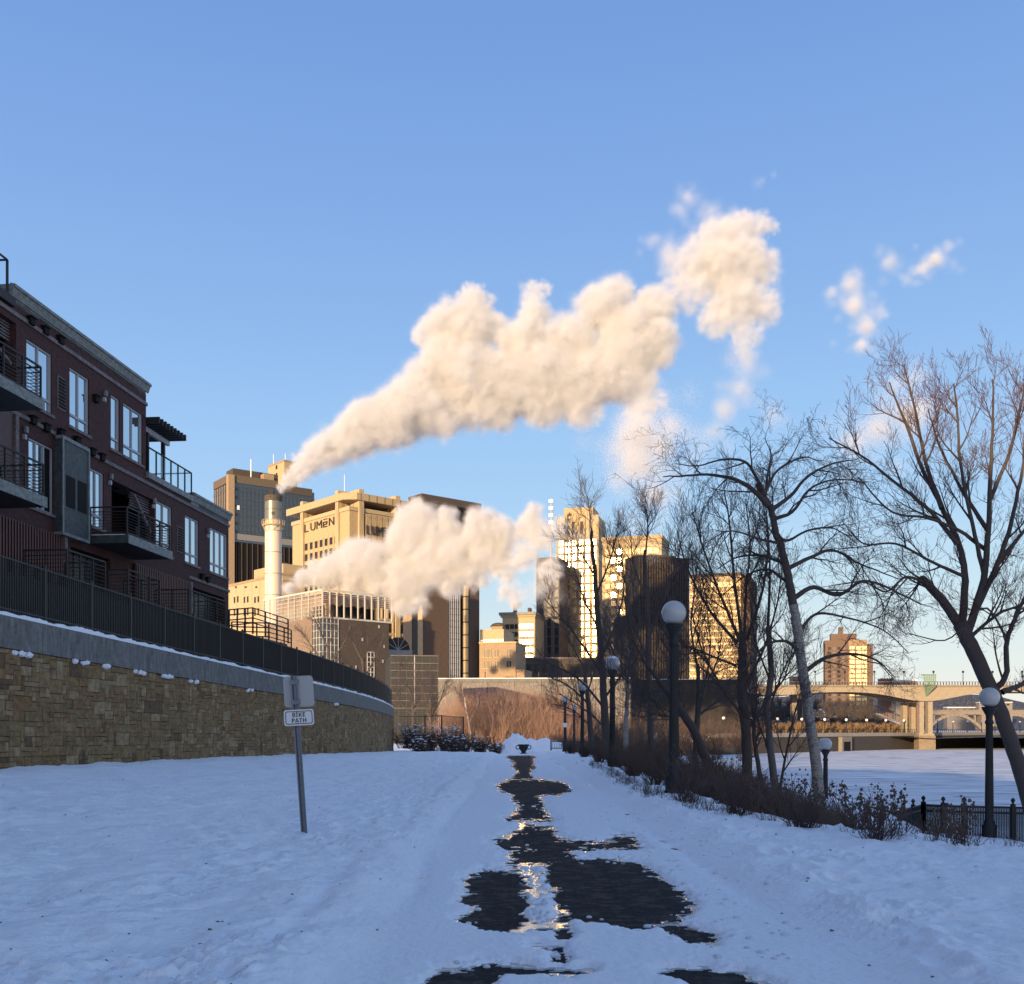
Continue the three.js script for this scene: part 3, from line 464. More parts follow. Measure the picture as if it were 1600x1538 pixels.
{ // tall glass tower
  const B = block('office_tower', 'tall dark glass office tower behind the chimney with tan corner pier', 'office tower', { xc: 359, d: 480, xl: 334, xr: 491, beta: 36 });
  const H = B.h(741), y0 = -2, { a, b } = B;
  box(B, 'wall', M.glassTower, 0, a, B.h(832) - 4, H - 3, -b, 0); box(B, 'lower_wall', M.dark, 0, a, y0, B.h(832) - 4.01, -b, 0); box(B, 'roof_band', S([0.17, 0.13, 0.085], { map: T.grain }), -0.4, a * 0.55, H - 3.6, H, -b * 0.98, 0.4); box(B, 'roof_band', M.umber, a * 0.55 + 0.01, a * 0.97, H - 5, H - 1.5, -b * 0.98, 0.3);
  box(B, 'penthouse', M.umber, a * 0.09, a * 0.62, H + 0.01, H + 4.5, -b * 0.7, -6); box(B, 'penthouse', M.tan, a * 0.4, a * 0.52, H + 0.01, H + 3, -5, -1);
  put('mast', cyl(0.3, 0.25, 9, a * 0.27, H, -3, 6), M.white, B.o);
  box(B, 'pier', M.tan, -1.1, 1.8, y0, H - 0.3, -1.5, 1.1); box(B, 'pier', M.umber, a * 0.46, a * 0.46 + 1.6, y0, H - 4, 0.005, 0.5);
  const mid = B.h(832);
  for (let i = 0, y = mid; y < H - 6; y += 3.9, i++) { ub('spandrel', M.slate, B.o, 1.81, a * 0.46 - 0.01, y, y + 1.3, 0.003, 0.15); ub('spandrel', M.slate, B.o, a * 0.46 + 1.62, a, y, y + 1.3, 0.003, 0.15); ub('spandrel', M.slate, B.o, -0.15, -0.003, y, y + 1.3, -b, -1.51); }
  box(B, 'light_band', S([0.17, 0.17, 0.165]), 1.81, a, mid - 3, mid - 0.2, 0.16, 0.3);
  for (let x = 3; x < a; x += 2.6) if (Math.abs(x - a * 0.46 - 0.8) > 1.2) ub('fin', M.umber, B.o, x - 0.12, x + 0.12, y0, mid - 4.3, 0.003, 0.4);
  for (let x = 2.4; x < a; x += 1.9) if (Math.abs(x - a * 0.46 - 0.8) > 1.1) ub('mullion', M.slate, B.o, x - 0.09, x + 0.09, mid, H - 5, 0.16, 0.24);
  for (let s = 3; s < b; s += 3) ub('fin', M.tan, B.o, -0.3, -0.003, mid, H - 4, -s - 0.2, -s + 0.2);
  ub('lit_window', M.white, B.o, 3.2, 4.5, B.h(797, 4), B.h(797, 4) + 2, 0.31, 0.4);
}
{ // concrete tower farther back
  const B = block('concrete_tower', 'pale concrete tower rising behind the chimney top and its steam', 'tower', { xc: 444, d: 640, xl: 419, xr: 464, beta: 42 });
  const H = B.h(721); box(B, 'wall', M.sand, 0, B.a, -2, H, -B.b, 0); box(B, 'side_wing', M.tan, -1.5, 3, -2, H - 12, -B.b - 6, -B.b + 0.5); box(B, 'parapet', M.tan, -0.3, B.a + 0.3, H, H + 1, -B.b - 0.3, 0.3);
  for (const py of [729, 741]) paneL(B, M.winDark, B.b * 0.42, B.b * 0.42 + 2.2, B.h(py, 0), B.h(py, 0) + 2.4);
  put('mast', cyl(0.2, 0.15, 7, 2, H + 1, -B.b + 3, 6), M.white, B.o); put('mast', cyl(0.2, 0.15, 5, 3, H + 1, -4, 6), M.white, B.o);
}
{ // low tan plant building at the foot of the chimney
  const B = block('plant_building', 'low tan plant building with small windows at the chimney base', 'building', { xc: 441, d: 262, xl: 352, xr: 474, beta: 42 });
  const { a, b } = B, H = B.h(897), U = B.h(880);
  box(B, 'wall', M.sandPale, 0, a, -2, H, -b, 0); box(B, 'upper_storey', M.sand, 0.5, a, H + 0.01, U, -B.L(394), -0.4); box(B, 'parapet', M.tan, -0.15, a + 0.2, H - 0.35, H + 0.25, -b - 0.2, 0.15);
  box(B, 'ledge', M.tan, 0.004, a, B.h(908), B.h(906), 0.004, 0.25);
  for (const px of [369, 384.5, 401]) for (const k of [-2.6, 2.6]) { paneL(B, M.winDark, B.L(px + k) - 0.42, B.L(px + k) + 0.42, B.h(942, B.L(px), true), B.h(932.5, B.L(px), true)); }
  for (const px of [369, 384.5, 401]) for (const k of [-2.6, 2.6]) paneL(B, M.winDark, B.L(px + k) - 0.42, B.L(px + k) + 0.42, B.h(962, B.L(px), true), B.h(951, B.L(px), true));
  for (const px of [369, 384.5, 401]) { const s = B.L(px); paneL(B, M.umber, s - 0.35, s + 0.35, B.h(919, s, true), B.h(916.5, s, true), B.o, 'vent', 0.3); }
  for (let s = 3; s < b; s += 4.2) ub('panel_joint', M.tan, B.o, -0.03, 0.1, 0, H - 0.5, -s - 0.06, -s + 0.06);
  ub('roof_unit', M.umber, B.o, 2, 4, U, U + 0.9, -6, -4); ub('roof_unit', M.umber, B.o, a * 0.4, a * 0.7, B.h(902), B.h(898), 0.003, 0.7);
}
{ // the smoking chimney
  const d = 246, p = P(427, HY, d), o = thing('chimney', 'tall pale metal chimney with ring platform and steaming dark top', 'chimney', [p.x, 0, p.z]);
  const top = CAM + (HY - 774) / F * d, ring = CAM + (HY - 822) / F * d, r = 1.94;
  const steel = S([0.62, 0.5, 0.38], { roughness: 0.55, metalness: 0.12 }), dull = S([0.2, 0.18, 0.14], { roughness: 0.35, metalness: 0.4 });
  put('stack', cyl(r + 0.12, r, top - 6 + 2, 0, -2, 0, 48), steel, o); put('top_section', [cyl(r + 0.03, r + 0.03, 4.4, 0, top - 6, 0, 48)], dull, o); put('rim', new THREE.CylinderGeometry(r + 0.12, r + 0.1, 1.3, 48, 1, true).translate(0, top - 0.9, 0), M.umber, o);
  for (let y = 8; y < top - 2; y += 5) put('seam', new THREE.TorusGeometry(r + 0.08, 0.05, 5, 48).rotateX(Math.PI / 2).translate(0, y, 0), dull, o);
  const pl = put('platform', [new THREE.CylinderGeometry(r + 0.7, r + 0.55, 0.28, 40).translate(0, ring, 0)], M.sand, o);
  put('railing', [new THREE.TorusGeometry(r + 0.67, 0.05, 5, 40).rotateX(Math.PI / 2).translate(0, ring + 1.2, 0), new THREE.TorusGeometry(r + 0.67, 0.04, 5, 40).rotateX(Math.PI / 2).translate(0, ring + 0.65, 0)], M.sand, pl);
  for (let k = 0; k < 16; k++) { const a = k / 16 * 6.283; ub('rail_post', M.sand, pl, Math.cos(a) * (r + 0.67) - 0.05, Math.cos(a) * (r + 0.67) + 0.05, ring, ring + 1.2, Math.sin(a) * (r + 0.67) - 0.05, Math.sin(a) * (r + 0.67) + 0.05); }
  for (let k = 0; k < 10; k++) { const a = k / 10 * 6.283; put('bracket', bar(V(Math.cos(a) * r, ring - 1.2, Math.sin(a) * r), V(Math.cos(a) * (r + 0.5), ring - 0.1, Math.sin(a) * (r + 0.8)), 0.1), M.sand, pl); }
  put('port', new THREE.CylinderGeometry(0.35, 0.35, 0.3, 12).rotateX(Math.PI / 2).translate(0.3, ring + 2.6, r), M.umber, o);
}
{ // sandstone office block with the sign
  const B = block('sandstone_office_block', 'sunlit sandstone office block with open roof gallery and name sign', 'office building', { xc: 546, d: 335, xl: 457, xr: 648, beta: 42 });
  const { a, b, o } = B, H = B.h(797), T1 = B.h(769), T0 = B.h(780), C0 = B.h(791);
  box(B, 'wall', M.sand, 0, a, -2, H, -b, 0);
  box(B, 'ledge', M.sandPale, -0.35, a + 0.3, H, C0, -b - 0.3, 0.35);
  // roof slab on piers
  const sl = new THREE.Shape(); const q = 3.2, e = 1.2; sl.moveTo(-e + q, e); sl.lineTo(a * 0.86, e); sl.lineTo(a * 0.86, -b - e - 1); sl.lineTo(-e, -b - e - 1); sl.lineTo(-e, e - q); sl.closePath();
  put('roof_slab', wuv(new THREE.ExtrudeGeometry(new THREE.Shape(sl.getPoints().map((v) => new THREE.Vector2(v.x, -v.y))), { depth: T1 - T0, bevelEnabled: false }).rotateX(-Math.PI / 2).translate(0, T0, 0)), M.sand, o);
  for (let x = q - e + 1.6; x < a * 0.85; x += 3.1) ub('slab_joint', M.umber, o, x - 0.12, x + 0.12, T0 + 0.02, T1 - 0.02, e - 0.1, e + 0.02);
  for (const px of [551 + 12, 620]) ub('pier', M.sandPale, o, B.R(px) - 0.9, B.R(px) + 0.9, -1, T1 + 1.4, -4.5, 0.75);
  for (const px of [529, 474]) ub('pier', M.sandPale, o, -0.75, 4.5, -1, T1 + 1.4, -B.L(px) - 0.9, -B.L(px) + 0.9);
  box(B, 'gallery_wall', M.umber, 7, a * 0.8, C0, T0, -b + 5, -7);
  box(B, 'plant_screen', M.sand, 5.5, 6.5, C0, C0 + 3, -B.L(492), -B.L(531)); ub('opening', M.winDark, o, 5.4, 5.6, C0 + 0.8, C0 + 2.6, -B.L(519), -B.L(523));
  put('mast', cyl(0.12, 0.08, 7, 2, T1, -6, 5), M.white, o);
  // left face windows
  for (let i = 0; i < 7; i++) for (let j = 0; j < 9; j++) { const px = 478.5 + i * 7.75, s = B.L(px), top = B.h(838, B.L(525), true) - j * 3.6; paneL(B, M.winDark, s - 0.85, s + 0.85, top - 2.35, top); }
  for (let i = 0; i < 7; i++) { const s = B.L(482.5 + i * 7.75); ub('panel_joint', M.tan, o, -0.04, 0.05, 0, H - 6, -s - 0.08, -s + 0.08); }
  // right face: deep panels with slots, then windows
  const x0 = B.R(569), x1 = a * 0.83, n = 7, w = (x1 - x0) / n;
  for (let i = 0; i < n; i++) { ub('fascia_panel', M.sand, o, x0 + i * w + 0.25, x0 + (i + 1) * w - 0.1, H - 11.5, H - 0.5, 0.004, 0.7); ub('slot', M.umber, o, x0 + i * w - 0.1, x0 + i * w + 0.249, H - 11.5, H - 0.5, 0.002, 0.1); for (let j = 0; j < 12; j++) { paneR(B, M.winDark, x0 + i * w + 0.5, x0 + (i + 1) * w - 0.7, H - 15.2 - j * 4.6, H - 12.4 - j * 4.6); ub('sill', M.sandPale, o, x0 + i * w, x0 + (i + 1) * w, H - 16.2 - j * 4.6, H - 15.3 - j * 4.6, 0.003, 0.45); } }
  for (let i = 0; i <= n; i++) ub('mullion', M.sandPale, o, x0 + i * w - 0.35, x0 + i * w + 0.2, 0, H - 11.6, 0.003, 0.5);
  ub('dark_strip', M.winDark, o, a - 5, a - 2.2, 0, H - 26, 0.003, 0.05);
  // name sign in raised letters, on both faces: L U M and N in capitals, a small e under two dashes
  const sign = (onLeft) => {
    const size = onLeft ? 3.1 : 3.5, mat = S([0.035, 0.028, 0.025], { roughness: 0.6 }), s0 = onLeft ? B.L(477) : B.R(570), s1 = onLeft ? B.L(524.5) : B.R(612), hMid = onLeft ? B.h(820, (s0 + s1) / 2, true) : H - 5.6;
    const L = Math.abs(s1 - s0), cw = L / 5.05, y = hMid - size * 0.42, H2 = size * 0.84, t = 0.25, parts = [];
    const seg = (i, ax, ay, bx_, by) => parts.push(bar(V(i * cw * 1.02 + ax * cw * 0.8, y + ay * H2, 0), V(i * cw * 1.02 + bx_ * cw * 0.8, y + by * H2, 0), t, 0.35));
    seg(0, 0.05, 0, 0.05, 1); seg(0, 0, 0.04, 0.75, 0.04);
    seg(1, 0.05, 0.25, 0.05, 1); seg(1, 0.92, 0.25, 0.92, 1); seg(1, 0.05, 0.27, 0.25, 0.05); seg(1, 0.92, 0.27, 0.72, 0.05); seg(1, 0.2, 0.05, 0.77, 0.05);
    seg(2, 0.05, 0, 0.05, 1); seg(2, 1, 0, 1, 1); seg(2, 0.05, 0.98, 0.52, 0.4); seg(2, 1, 0.98, 0.52, 0.4);
    seg(3, 0.12, 0.08, 0.12, 0.6); seg(3, 0.05, 0.05, 0.85, 0.05); seg(3, 0.1, 0.34, 0.8, 0.34); seg(3, 0.1, 0.64, 0.85, 0.64); seg(3, 0.82, 0.36, 0.82, 0.64); seg(3, 0.18, 0.98, 0.4, 0.98); seg(3, 0.62, 0.98, 0.84, 0.98);
    seg(4, 0.05, 0, 0.05, 1); seg(4, 0.95, 0, 0.95, 1); seg(4, 0.05, 0.98, 0.95, 0.02);
    const g = mergeGeometries(parts); if (onLeft) g.rotateY(-Math.PI / 2).translate(-0.25, 0, -s0); else g.translate(s0, 0, 0.95);
    // on the left face the word starts at the far end and runs towards the corner
    put('name_sign', g, mat, o);
  };
  sign(true); sign(false);
}
{ // brown granite slab
  const B = block('granite_slab_block', 'tall brown granite slab block with a grey glass strip', 'office building', { xc: 660, d: 318, xl: 640, xr: 749, beta: 40 });
  const { a, b, o } = B, H = B.h(783);
  box(B, 'wall', M.brown, 0, B.R(701), -2, H, -b, 0); box(B, 'wall', M.brown, B.R(733), a, -2, H, -b, 0); box(B, 'wall', M.dark, B.R(701) + 0.01, B.R(733) - 0.01, -2, H - 1, -b, -1.5);
  box(B, 'tan_pier', M.sand, -0.3, -0.004, -1, H, -b * 0.3, 0.2); box(B, 'dark_strip', M.winDark, -0.2, -0.004, -1, H - 30, -b * 0.75, -b * 0.3 - 0.02); box(B, 'tan_pier', M.tan, -0.4, -0.004, -1, H - 28, -b - 3, -b * 0.75 - 0.02);
  const gl = box(B, 'glass_strip', S([0.1, 0.12, 0.13], { roughness: 0.3 }), B.R(702.5), B.R(719), -1, H - 22, -1.49, -0.3); const x0 = B.R(702.5), x1 = B.R(719);
  for (let k = 0; k <= 5; k++) ub('mullion', M.frame, gl, mix(x0, x1, k / 5) - 0.1, mix(x0, x1, k / 5) + 0.1, -1, H - 22, -0.3, -0.1); for (let y = 1; y < H - 23; y += 1.9) ub('transom', M.slate, gl, x0 + 0.1, x1 - 0.1, y, y + 0.25, -0.3, -0.18);
  box(B, 'light_pier', M.sandPale, B.R(726.5), B.R(731), -1, H - 24, -1.49, 0.3); for (let y = 3; y < H - 26; y += 4) ub('pier_joint', M.umber, o, B.R(726.5) - 0.02, B.R(731) + 0.02, y, y + 0.4, -1.4, 0.32);
  box(B, 'roof_band', M.umber, -0.5, a + 0.5, H, H + 2.2, -b, 0.4);
}
{ // cooling plant with white lattice
  const B = block('cooling_plant', 'dark brown cooling plant crowned by a white steel lattice screen', 'plant', { xc: 504, d: 168, xl: 412, xr: 612, beta: 42 });
  const { a, b, o } = B, top = B.h(921), low = B.h(962), body = low - 0.15;
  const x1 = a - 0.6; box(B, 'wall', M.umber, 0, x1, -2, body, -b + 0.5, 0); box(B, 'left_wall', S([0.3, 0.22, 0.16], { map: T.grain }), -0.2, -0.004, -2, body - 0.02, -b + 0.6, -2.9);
  box(B, 'roof', M.umber, 0.3, x1, body + 0.01, body + 0.2, -b, -0.3);
  box(B, 'cooling_cell', M.tan, 1.8, a - 2, low, mix(low, top, 0.96), -b + 2, -1.8);
  // arched dark intakes in the cell
  const arch = new THREE.Shape(); arch.moveTo(-0.75, 0); arch.lineTo(0.75, 0); arch.lineTo(0.75, 1.1); arch.absarc(0, 1.1, 0.75, 0, Math.PI); arch.closePath();
  const AG = new THREE.ExtrudeGeometry(arch, { depth: 0.1, bevelEnabled: false });
  for (let x = 3; x < a - 3; x += 1.95) { const m = put('intake', AG, M.dark, o); m.position.set(x, low + 0.35, -1.84); }
  for (let s = 3; s < b - 3; s += 1.95) { const m = put('intake', AG, s < 6 ? M.dark : M.gold, o); m.rotation.y = -Math.PI / 2; m.position.set(1.86, low + 0.35, -s); }
  box(B, 'intake_band', M.dark, 2.4, a - 2.4, low + 0.2, mix(low, top, 0.46), -1.79, -1.7);
  const W = M.screen, gap = 0.15;
  for (let k = 0, n = 10; k <= n; k++) { const x = mix(0, a, k / n); ub('screen_post', W, o, x - gap / 2, x + gap / 2, low - 0.3, top, -gap, 0.1); }
  for (let k = 1, n = 9; k <= n; k++) { const s = mix(0, b, k / n); ub('screen_post', W, o, -0.1, gap, low - 0.3, top, -s - gap / 2, -s + gap / 2); }
  for (let k = 0; k <= 7; k++) { const y = mix(low - 0.25, top - 0.06, k / 7), t = k === 0 || k === 7 ? 0.14 : 0.03; if (k === 0 || k > 5) ub('screen_bar', W, o, 0.1, a, y - t, y + t, 0.11, 0.16); ub('screen_bar', W, o, -0.16, -0.11, y - t, y + t, -b, 0.1); }
  const sub = []; for (let k = 0; k < 40; k++) { const s = mix(0, b, (k + 0.5) / 40); sub.push(bx(-0.14, -0.1, low, top, -s - 0.02, -s + 0.02)); } put('fine_mesh', sub, W, o);
  // mesh screens behind the upper half, as on the plant's louvred front
  for (let k = 0; k < 10; k++) { const xa = mix(0, a, k / 10) + 0.1, xb = mix(0, a, (k + 1) / 10) - 0.1; for (let j = 0; j < 6; j++) ub('louvre', M.trim, o, xa, xb, mix(low, top, 0.5 + j * 0.075), mix(low, top, 0.5 + j * 0.075) + 0.16, -0.3, -0.2); }
  // glazed corner stair
  const gz = box(B, 'corner_glazing', S([0.05, 0.055, 0.06], { roughness: 0.1 }), -0.05, B.R(528), B.h(1075), body - 0.02, -B.L(487), 0.06); const gx1 = B.R(528), gs = B.L(487), gy = B.h(1075);
  for (let k = 0; k <= 4; k++) { ub('mullion', W, gz, gx1 * k / 4 - 0.05, gx1 * k / 4 + 0.05, gy, body - 0.03, 0.06, 0.14); if (k) ub('mullion', W, gz, -0.14, -0.05, gy, body - 0.03, -gs * k / 4 - 0.05, -gs * k / 4 + 0.05); }
  for (let y = gy; y < body; y += 1.15) { ub('transom', W, gz, 0.05, gx1, y, y + 0.08, 0.06, 0.12); ub('transom', W, gz, -0.12, -0.05, y, y + 0.08, -gs, -0.05); }
  // white ladder-like window
  const lx0 = B.R(573.5), lx1 = B.R(584), ly0 = B.h(1066, lx0), ly1 = B.h(1019, lx0), lw = box(B, 'stair_window', M.winDark, lx0, lx1, ly0, ly1, 0.003, 0.05);
  for (const x of [lx0, (lx0 + lx1) / 2, lx1]) ub('mullion', W, lw, x - 0.07, x + 0.07, ly0, ly1, 0.05, 0.12); for (let k = 0; k <= 6; k++) { const y = mix(ly0, ly1, k / 6); ub('transom', W, lw, lx0 + 0.07, lx1 - 0.07, y - 0.06, y + 0.06, 0.05, 0.11); }
  for (const [px, py] of [[546, 985], [566, 1002], [592, 982], [556, 1045], [600, 1013], [598, 1036]]) ub('wall_pin', M.frame, o, B.R(px) - 0.12, B.R(px) + 0.12, B.h(py, B.R(px)), B.h(py, B.R(px)) + 0.5, 0.003, 0.12);
}
{ // round-roofed glass hall beside it
  const p = P(622, HY, 205), o = thing('arched_hall', 'small arched hall with a rounded metal roof beside the plant', 'hall', [p.x, 0, p.z], 0.5);
  const y = CAM + (HY - 1016) / F * 205, r = 3.1; put('roof', new THREE.CylinderGeometry(r, r, 9, 24, 1, false, -Math.PI / 2, Math.PI).rotateX(Math.PI / 2).rotateZ(0).translate(0, y, -4.5), S([0.22, 0.24, 0.24], { side: THREE.DoubleSide, roughness: 0.5 }), o);
  put('wall', bx(-r, r, -2, y - 0.01, -9, -0.1), M.umber, o); put('end_glazing', new THREE.CircleGeometry(r * 0.8, 20, 0, Math.PI).translate(0, y + 0.02, 0.03), M.winDark, o);
  for (let k = 1; k < 6; k++) { const a = k / 6 * Math.PI; put('mullion', bar(V(0, y, 0.06), V(Math.cos(a) * r * 0.8, y + Math.sin(a) * r * 0.8, 0.06), 0.09), M.frame, o); }
}
{ // grey screened garage
  const B = block('screened_garage', 'grey low building clad in dark mesh with thin pale bars', 'building', { xc: 611, d: 142, xl: 606, xr: 684, beta: 10 });
  const { a, o } = B, H = B.h(1023); box(B, 'wall', S([0.045, 0.042, 0.04], { map: T.streak }), 0, a, -2, H, -14, 0);
  for (let k = 0; k < 8; k++) { const y = H - 0.12 - k * 1.02; ub('bar', M.trim, o, -0.05, a + 0.05, y - 0.05, y + 0.05, 0.05, 0.12); } for (let k = 0; k <= 6; k++) ub('upright', k === 3 ? M.frame : M.slate, o, a * k / 6 - 0.06, a * k / 6 + 0.06, 0, H, 0.003, 0.06);
  const mesh = []; for (let y = 0; y < H; y += 0.25) mesh.push(bx(0, a, y, y + 0.06, 0.003, 0.04)); put('louvres', mesh, M.slate, o).name = 'mesh_screen';
}
{ // viaduct wall at the back of the park
  const B = block('viaduct_wall', 'long pale concrete viaduct wall behind the red thicket', 'wall', { xc: 683, d: 176, xl: 676, xr: 985, beta: -3 });
  const H = B.h(1061), a = B.a; box(B, 'wall', S([0.3, 0.27, 0.25], { map: T.streak }), 0, a, -3, H - 0.6, -3, 0); box(B, 'parapet', M.concrete, -0.1, a, H - 0.599, H, -0.5, 0.15); box(B, 'snow', M.cap, -0.1, a, H + 0.001, H + 0.12, -2.9, 0.1);
  for (let x = 4; x < a; x += 4.5) ub('joint', M.umber, B.o, x - 0.04, x + 0.04, -1, H - 0.62, 0.002, 0.02);
  for (let x = 8; x < a; x += 9) ub('lamp_post', M.iron, B.o, x - 0.07, x + 0.07, H, H + 1.2, -1, -0.86);
}
{ // small tan block
  const B = block('tan_brick_block', 'small tan brick block with two rows of windows over the viaduct', 'building', { xc: 749, d: 250, xl: 745, xr: 806, beta: -12 });
  const { a, o } = B, H = B.h(1006); box(B, 'wall', M.tan, 0, a, -2, H, -12, 0); box(B, 'annex', M.tan, a + 0.01, a + 2, -2, B.h(1047), -10, -0.3); box(B, 'coping', M.sandPale, -0.1, a + 0.15, H, H + 0.35, -12, 0.2);
  for (const [y0, y1] of [[1027, 1016], [1044, 1034]]) for (const [p, q] of [[754, 757], [759, 763], [764.5, 768], [773, 779], [792, 798.5]]) { const w = paneR(B, M.winDark, B.R(p), B.R(q), B.h(y0), B.h(y1)); ub('sill', M.sandPale, o, B.R(p) - 0.15, B.R(q) + 0.15, B.h(y0) - 0.25, B.h(y0) - 0.02, 0.003, 0.2); ub('mullion', M.sandPale, o, (B.R(p) + B.R(q)) / 2 - 0.06, (B.R(p) + B.R(q)) / 2 + 0.06, B.h(y0), B.h(y1), 0.061, 0.1); }
}
{ // domed block behind it
  const B = block('domed_block', 'flat tan block with a small roof dome behind the tan brick block', 'building', { xc: 750, d: 330, xl: 740, xr: 787, beta: -12 });
  const { a, o } = B, H = B.h(984); box(B, 'wall', M.sandPale, 0, a, -2, H, -15, 0); put('dome', new THREE.SphereGeometry(1.7, 16, 8, 0, 6.3, 0, 1.57).scale(1.5, 0.8, 1).translate(B.R(775), H + 1, -3), M.umber, o); box(B, 'dome_base', M.tan, B.R(767), B.R(784), H + 0.002, H + 1, -6, -1);
  for (let k = 0; k < 9; k++) { paneR(B, M.winDark, a * (k + 0.3) / 9, a * (k + 0.75) / 9, H - 8.3, H - 6.6); paneR(B, M.gold, a * (k + 0.3) / 9, a * (k + 0.75) / 9, H - 5.1, H - 3.2); }
}
{ // old block with cornice, half of it in another building's shadow
  const B = block('corniced_block', 'old grey block with a deep cornice and glowing windows', 'building', { xc: 785, d: 420, xl: 780, xr: 836, beta: -13 });
  const { a, o } = B, H = B.h(962); box(B, 'wall', M.sandPale, 0, a, -2, H, -18, 0); box(B, 'cornice', M.cornice, -1.2, a + 0.6, H, H + 1.1, -18, 1.2); box(B, 'cornice', M.sand, -0.7, a + 0.3, H - 0.8, H - 0.01, -18, 0.6); box(B, 'roof_unit', M.umber, B.R(799), B.R(803), H + 1.11, H + 3.6, -6, -3); box(B, 'roof_unit', M.umber, B.R(822), B.R(826), H + 1.11, H + 3.2, -6, -3);
  for (let i = 0; i < 6; i++) for (let j = 0; j < 8; j++) { const x = mix(1, a - 0.6, (i + 0.5) / 6), y = H - 3.6 - j * 3.1; tilt(paneR(B, i > 2 ? M.gold : M.winDark, x - 0.85, x + 0.85, y - 1.9, y, o, 'window', 0.1), 0.02); ub('sill', M.sand, o, x - 1, x + 1, y - 2.2, y - 1.92, 0.003, 0.3); }
}
{ // grey tower with dark strips
  const B = block('grey_strip_tower', 'grey tower with dark vertical window strips wrapped in steam', 'tower', { xc: 838, d: 440, xl: 832, xr: 874, beta: -16 });
  const { a, o } = B, H = B.h(872); box(B, 'wall', S([0.16, 0.14, 0.13], { map: T.grain }), 0, a, -2, H, -16, 0); for (let k = 0; k < 3; k++) { const x = a * (0.16 + k * 0.32); const st = ub('window_strip', M.winDark, o, x, x + 1.6, 0, H - 4, -0.2, 0.05); for (let y = 4; y < H - 5; y += 4) ub('spandrel', M.umber, o, x, x + 1.6, y, y + 0.8, 0.051, 0.12); }
  const m = P(855, HY, 440); put('mast', [cyl(0.5, 0.3, 26, a * 0.5, H, -6, 6)], M.frame, o); for (let k = 0; k < 5; k++) ub('antenna', M.white, o, a * 0.5 - 0.9, a * 0.5 + 0.9, H + 12 + k * 3, H + 13.4 + k * 3, -6.6, -5.4);
}
function glazed(B, { x0, x1, y0, y1, nx, ny, mat, hot, k = 0.05, fill = 0.8, ratio = 0.7 }) {   // a grid of reflecting panes, no two quite in one plane
  for (let i = 0; i < nx; i++) for (let j = 0; j < ny; j++) { const w = (x1 - x0) / nx, h = (y1 - y0) / ny, x = x0 + (i + 0.5) * w, y = y0 + (j + 0.5) * h; tilt(ub('window', hot && (i === 1 || i === 2) && rnd() < 0.75 ? hot : mat, B.o, x - w * fill / 2, x + w * fill / 2, y - h * ratio / 2, y + h * ratio / 2, -0.1, 0.16), k); }
}
{ // the two buildings that throw the low sun back
  const B = block('mirror_glass_tower', 'tallest golden tower whose windows flash with reflected sun', 'tower', { xc: 872, d: 460, xl: 866, xr: 934, beta: -15.5 });
  const { a, o } = B, H = B.h(808); box(B, 'wall', M.sandPale, 0, a, -2, H, -18, 0); box(B, 'attic', M.sand, a * 0.12, a * 0.86, H + 0.01, H + 4, -16, -2); for (let k = 0; k < 4; k++) ub('louvre', M.umber, o, a * (0.12 + k * 0.22), a * (0.2 + k * 0.22), H - 8, H - 2.5, 0.003, 0.1);
  for (let k = 0; k <= 6; k++) ub('pier', M.sand, o, a * k / 6 - 0.5, a * k / 6 + 0.5, 0, H, 0.003, 0.5);
  const hot = S([0.86, 0.68, 0.4], { roughness: 0.22, metalness: 0.9 }); glazed(B, { x0: 0, x1: a, y0: 6, y1: H - 10, nx: 6, ny: 24, mat: M.gold, k: 0.03, fill: 0.72, hot });
}
{
  const B = block('golden_office_block', 'wide golden office block right of the flashing tower', 'office building', { xc: 941, d: 440, xl: 934, xr: 1034, beta: -17 });
  const { a, o } = B, H = B.h(846); box(B, 'wall', M.sandPale, 0, a, -2, H, -20, 0); box(B, 'parapet', M.sand, -0.3, a + 0.3, H, H + 1.5, -20, 0.4); glazed(B, { x0: 1, x1: a - 1, y0: 6, y1: H - 3, nx: 9, ny: 20, mat: M.bronze, k: 0.03, fill: 0.76, ratio: 0.6, hot: S([0.86, 0.68, 0.4], { roughness: 0.22, metalness: 0.9 }) });
}
{ // dark finned tower
  const B = block('dark_finned_tower', 'broad dark tower with close vertical fins behind the bare trees', 'tower', { xc: 999, d: 405, xl: 985, xr: 1077, beta: 24 });
  const { a, b, o } = B, H = B.h(867); const dk = S([0.035, 0.03, 0.028], { map: T.grain }); box(B, 'wall', dk, 0, a, -2, H, -b - 4, 0); box(B, 'roof_unit', M.umber, a * 0.3, a * 0.8, H + 0.01, H + 1.2, -b, -3);
  const fm = S([0.05, 0.038, 0.03]); for (let x = 0; x <= a; x += 1.15) ub('fin', fm, o, x - 0.18, x + 0.18, 0, H - 1.2, 0.003, 0.5);
  for (let y = 4; y < H - 2; y += 4) ub('floor_band', M.dark, o, 0, a, y, y + 0.7, 0.003, 0.2);
  box(B, 'lower_wing', dk, -5, -0.01, -2, B.h(962), -b - 4, -1.5);
}
